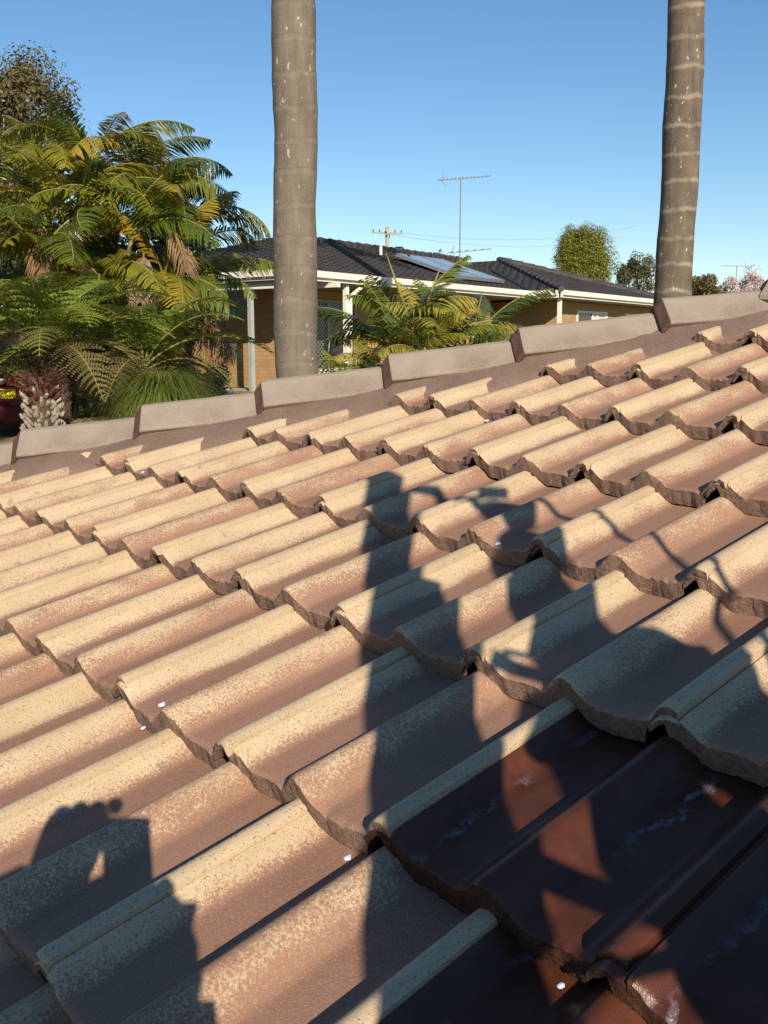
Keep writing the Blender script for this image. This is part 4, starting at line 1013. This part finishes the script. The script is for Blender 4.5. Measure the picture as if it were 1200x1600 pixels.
def photographer():
    V = Vector; bx, by = .06, -.42; t = empty('person', (bx, by, roof_z(bx, by)), 0, 'person in navy clothes squatting and holding up a phone to photograph the roof', 'person')
    o0 = V((bx, by, roof_z(bx, by)))
    hd = sv(-.034, -.172, -.34)
    def q(p): return V(p) - o0
    pel = V((.06, -.72, -.70)); ch = V((.06, -.50, -.34)); nk = V((.055, -.40, -.17))
    lh = sv(-.082, -.004, -.03); rh = V((-.005, -.05, -.10)); le = sv(-.175, -.25, -.16); re = V((.13, -.33, -.38))
    body = skin('body', cloth, [
        [('pel', q(pel), .15), ('wa', q(pel.lerp(ch, .5)), .14), ('ch', q(ch), .155), ('nk', q(nk), .06)],
        [('ch', q(ch), .155), ('ls', q((-.13, -.46, -.28)), .075), ('le', q(le), .068), ('lw', q(lh.lerp(le, .36)), .070), ('lx', q(lh.lerp(le, .14)), .056)],
        [('ch', q(ch), .155), ('rs', q((.20, -.48, -.32)), .07), ('re', q(re), .055), ('rw', q((.03, -.10, -.15)), .04)],
        [('pel', q(pel), .15), ('lk', q((-.12, -.36, -.46)), .075), ('la', q((-.10, -.62, roof_z(-.1, -.62) + .09)), .05)],
        [('pel', q(pel), .15), ('rk', q((.26, -.36, -.42)), .075), ('ra', q((.24, -.62, roof_z(.24, -.62) + .09)), .05)]], t)
    head = head_mesh(t, q(hd), q(nk))
    nb_ = MB(); nb_.tube([q(hd + V((0, .07, .01))), q(hd + V((0, .10, -.02)))], [.008, .016], 8); nb_.build('nose', skinm, head, True)
    for sx in (-1, 1): e = MB(); e.tube([q(hd + V((.08*sx, -.01, .02))), q(hd + V((.088*sx, -.015, -.02)))], [.018, .012], 8); e.build('ear', skinm, head, True)
    hr = MB()
    for i in range(5): pass
    cap_hat(t, q(hd))
    # hands: palms and curled fingers on the phone
    def hand(wr, palm, tips, thumb, r=.0095):
        skin('hand', skinm, [[('w', q(wr), .026), ('p', q(palm), .037), ('k', q(palm + (palm - wr).normalized() * .03), .030)]], t)
        for i, (k, m, e) in enumerate(tips): skin('finger', skinm, [[('a', q(k), r), ('b', q(m), r), ('c', q(e), r * .85)]], t)
        k, m, e = thumb; skin('thumb', skinm, [[('a', q(k), r * 1.15), ('b', q(m), r * 1.1), ('c', q(e), r * .95)]], t)
    lw = lh.lerp(le, .33); tips = []
    for i in range(4):
        k = sv(-.104 + .023*i, .016 + .004*(i in (1, 2)), -.03); m = sv(-.098 + .022*i, .026 + .003*(i in (1, 3)), -.016); e = sv(-.085 + .017*i, .014, -.012); tips.append((k, m, e))
    hand(lw, lh, tips, (sv(-.075, -.01, -.03), sv(-.055, .012, -.025), sv(-.040, .012, -.012)))
    hand(V((.03, -.10, -.16)), rh, [(V((.02, -.03, -.075 - .02*i)), V((.030, -.012, -.07 - .02*i)), V((.016, -.006, -.068 - .02*i))) for i in range(4)], (V((-.02, -.05, -.09)), V((-.035, -.035, -.07)), V((-.03, -.018, -.05))))
    for sx in (-.10, .24):
        b = MB(); z = roof_z(sx, -.55) + .02; b.tube([q((sx, -.68, z + .03)), q((sx, -.58, z + .05)), q((sx, -.46, z + .05))], [.045, .05, .035], 10); b.build('shoe', M['rubber'], t, True)
    ph = MB(); ph.box((-.046, -.013, -.105), (.012, -.004, .009)); o = ph.build('phone', M['rubber']); bv = o.modifiers.new('b', 'BEVEL'); bv.width = .004; bv.segments = 3
    tag(o, 'black phone held upright in the squatting person\u2019s hands', 'phone')
photographer()
def worker():  # guessed figure, its outline shaped to cast the traced shadow
    V = Vector; Y = -.62; f0 = sv(.66, -.9, Y); o0 = V((f0.x, Y, roof_z(f0.x, Y))); fx = f0.x
    t = empty('person', o0, 0, 'guessed unseen person crouching with one arm raised, shaped to cast the tile shadow', 'person')
    def q(p): return V(p) - o0
    hd = sv(.665, .055, Y); top = hd.z
    nk = V((hd.x - .01, Y, hd.z - .16)); ch = V((hd.x - .02, Y, hd.z - .36)); pel = V((hd.x, Y, hd.z - .78)); fz = o0.z
    fist = sv(.722, .51, Y); el = sv(.585, .10, Y + .02); sh = V((hd.x - .17, Y, hd.z - .22))
    rs_ = V((hd.x + .17, Y, hd.z - .24)); re = V((hd.x + .28, Y, hd.z - .50)); rw = V((hd.x + .2, Y + .12, hd.z - .72))
    skin('body', cloth, [
        [('pel', q(pel), .16), ('wa', q(pel.lerp(ch, .5)), .16), ('ch', q(ch), .19), ('nk', q(nk), .07)],
        [('ch', q(ch), .19), ('sh', q(sh), .075), ('el', q(el), .055), ('fw', q(el.lerp(fist, .35)), .046), ('w', q(el.lerp(fist, .80)), .038)],
        [('ch', q(ch), .19), ('rs', q(rs_), .075), ('re', q(re), .055), ('rw', q(rw), .04)],
        [('pel', q(pel), .16), ('lk', q((pel.x - .10, Y + .36, fz + .44)), .08), ('la', q((pel.x - .11, Y + .02, fz + .08)), .05)],
        [('pel', q(pel), .16), ('rk', q((pel.x + .12, Y + .34, fz + .48)), .08), ('ra', q((pel.x + .12, Y + .02, fz + .11)), .05)]], t)
    head = head_mesh(t, q(hd), q(nk)); cap_hat(t, q(hd))
    e = MB(); e.tube([q(hd + V((0, .075, .01))), q(hd + V((0, .105, -.02)))], [.008, .016], 8); e.build('nose', skinm, head, True)
    skin('hand', skinm, [[('w', q(el.lerp(fist, .80)), .03), ('p', q(fist), .038), ('k', q(fist + SW * .03), .028)]], t)
    for i in range(4): skin('finger', skinm, [[('a', q(fist + SE * (-.025 + .017*i) + SW * .03), .0095), ('b', q(fist + SE * (-.03 + .017*i) + SW * .045 + V((0, .03, 0))), .0095), ('c', q(fist + SE * (-.02 + .015*i) + SW * .025 + V((0, .045, 0))), .008)]], t)
    skin('thumb', skinm, [[('a', q(fist - SE * .03), .011), ('b', q(fist - SE * .05 + SW * .02), .010), ('c', q(fist - SE * .045 + SW * .04), .009)]], t)
    skin('hand', skinm, [[('w', q(rw), .03), ('p', q(rw + V((-.02, .03, -.06))), .034), ('k', q(rw + V((-.02, .04, -.10))), .02)]], t)
    for sx, dz in ((-.11, 0), (.12, .03)):
        b = MB(); b.tube([q((pel.x + sx, Y - .08, fz + .04 + dz - .02)), q((pel.x + sx, Y + .05, fz + .05 + dz)), q((pel.x + sx, Y + .17, fz + .06 + dz))], [.05, .052, .035], 10); b.build('shoe', M['rubber'], t, True)
    # guessed spray gun, outline shaped for its shadow, with its hose
    g = empty('spray_gun', fist, 0, 'guessed unseen spray gun in the raised hand, shaped for its shadow', 'spray gun')
    def qg(p): return V(p) - fist
    b = MB(); b.tube([qg(sv(.70, .545, Y)), qg(sv(.665, .54, Y)), qg(sv(.63, .542, Y))], .007, 8); b.build('barrel', M['metal'], g)
    b = MB(); b.tube([qg(sv(.632, .535, Y)), qg(sv(.648, .575, Y)), qg(sv(.645, .600, Y)), qg(sv(.60, .605, Y)), qg(sv(.575, .608, Y))], [.008, .016, .018, .014, .012], 8); b.build('filter_cup', M['metal'], g)
    HP = [(.75, .52), (.781, .49), (.80, .446), (.822, .425), (.838, .40), (.832, .367), (.838, .335), (.848, .303), (.836, .274), (.838, .245), (.84, .217), (.81, .177), (.786, .133), (.77, .05), (.80, -.15), (.83, -.4), (.82, -.7)]
    b = MB(); b.tube([sv(l, w, Y + .02) for l, w in HP], .0075, 8); tag(b.build('spray_hose', M['rubber'], None, True), 'thin black spray hose looping from the gun past the raised arm', 'hose')
    # unseen bars added to cast the thin cross shadows beside the plank
    HP = [(.60, .31), (.585, .26), (.565, .205), (.535, .155), (.50, .165), (.47, .14)]
    b = MB(); b.tube([sv(l, w, Y + .05) for l, w in HP], .006, 8)
    for a in (((.46, .02), (.52, .085), .02), ((.535, .115), (.475, .16), .014), ((.37, -.09), (.47, -.15), .018), ((.37, -.165), (.45, -.165), .010)):
        b.tube([sv(*a[0], Y + .05), sv(*a[1], Y + .05)], a[2], 8)
    tag(b.build('shadow_bars', M['timber'], None, True), 'unseen bars added to cast thin shadows between the plank and the worker', 'shadow bars')
    def plank(name, a, e, w, label, cut=0):
        a = V(a); e = V(e); d = (e - a).normalized(); sd = (SE - d * SE.dot(d)).normalized(); n = d.cross(sd); b = MB()
        m = Matrix((sd, n, d)).transposed().to_4x4(); m.translation = a; L = (e - a).length
        b.box((-w/2, -.0175, 0), (w/2, .0175, L))
        if cut: b.box((-w/2 - .008, -.016, L - .045), (-w/2 - .0002, .016, L - .002))
        o = b.build(name, M['timber'], None); o.matrix_world = m; tag(o, label, 'plank')
    # unseen planks added to cast the straight shadow, feet on the tiles
    def foot(l0, w0, l1, w1, y):
        for i in range(400):
            f = i / 100; p = sv(l0 + (l1 - l0) * f, w0 + (w1 - w0) * f, y)
            if p.z <= roof_z(p.x, p.y) + .01: return p
        return p
    plank('shadow_plank', foot(.578, .695, .229, -.19, -1.08), sv(.578, .695, -.45), .080, 'long unseen plank added to cast the straight shadow beside the worker', 1)
    plank('shadow_plank', foot(.475, .34, .330, -.10, -1.00), sv(.475, .34, -.48), .085, 'shorter unseen plank added to widen the shadow of the long one')
worker()
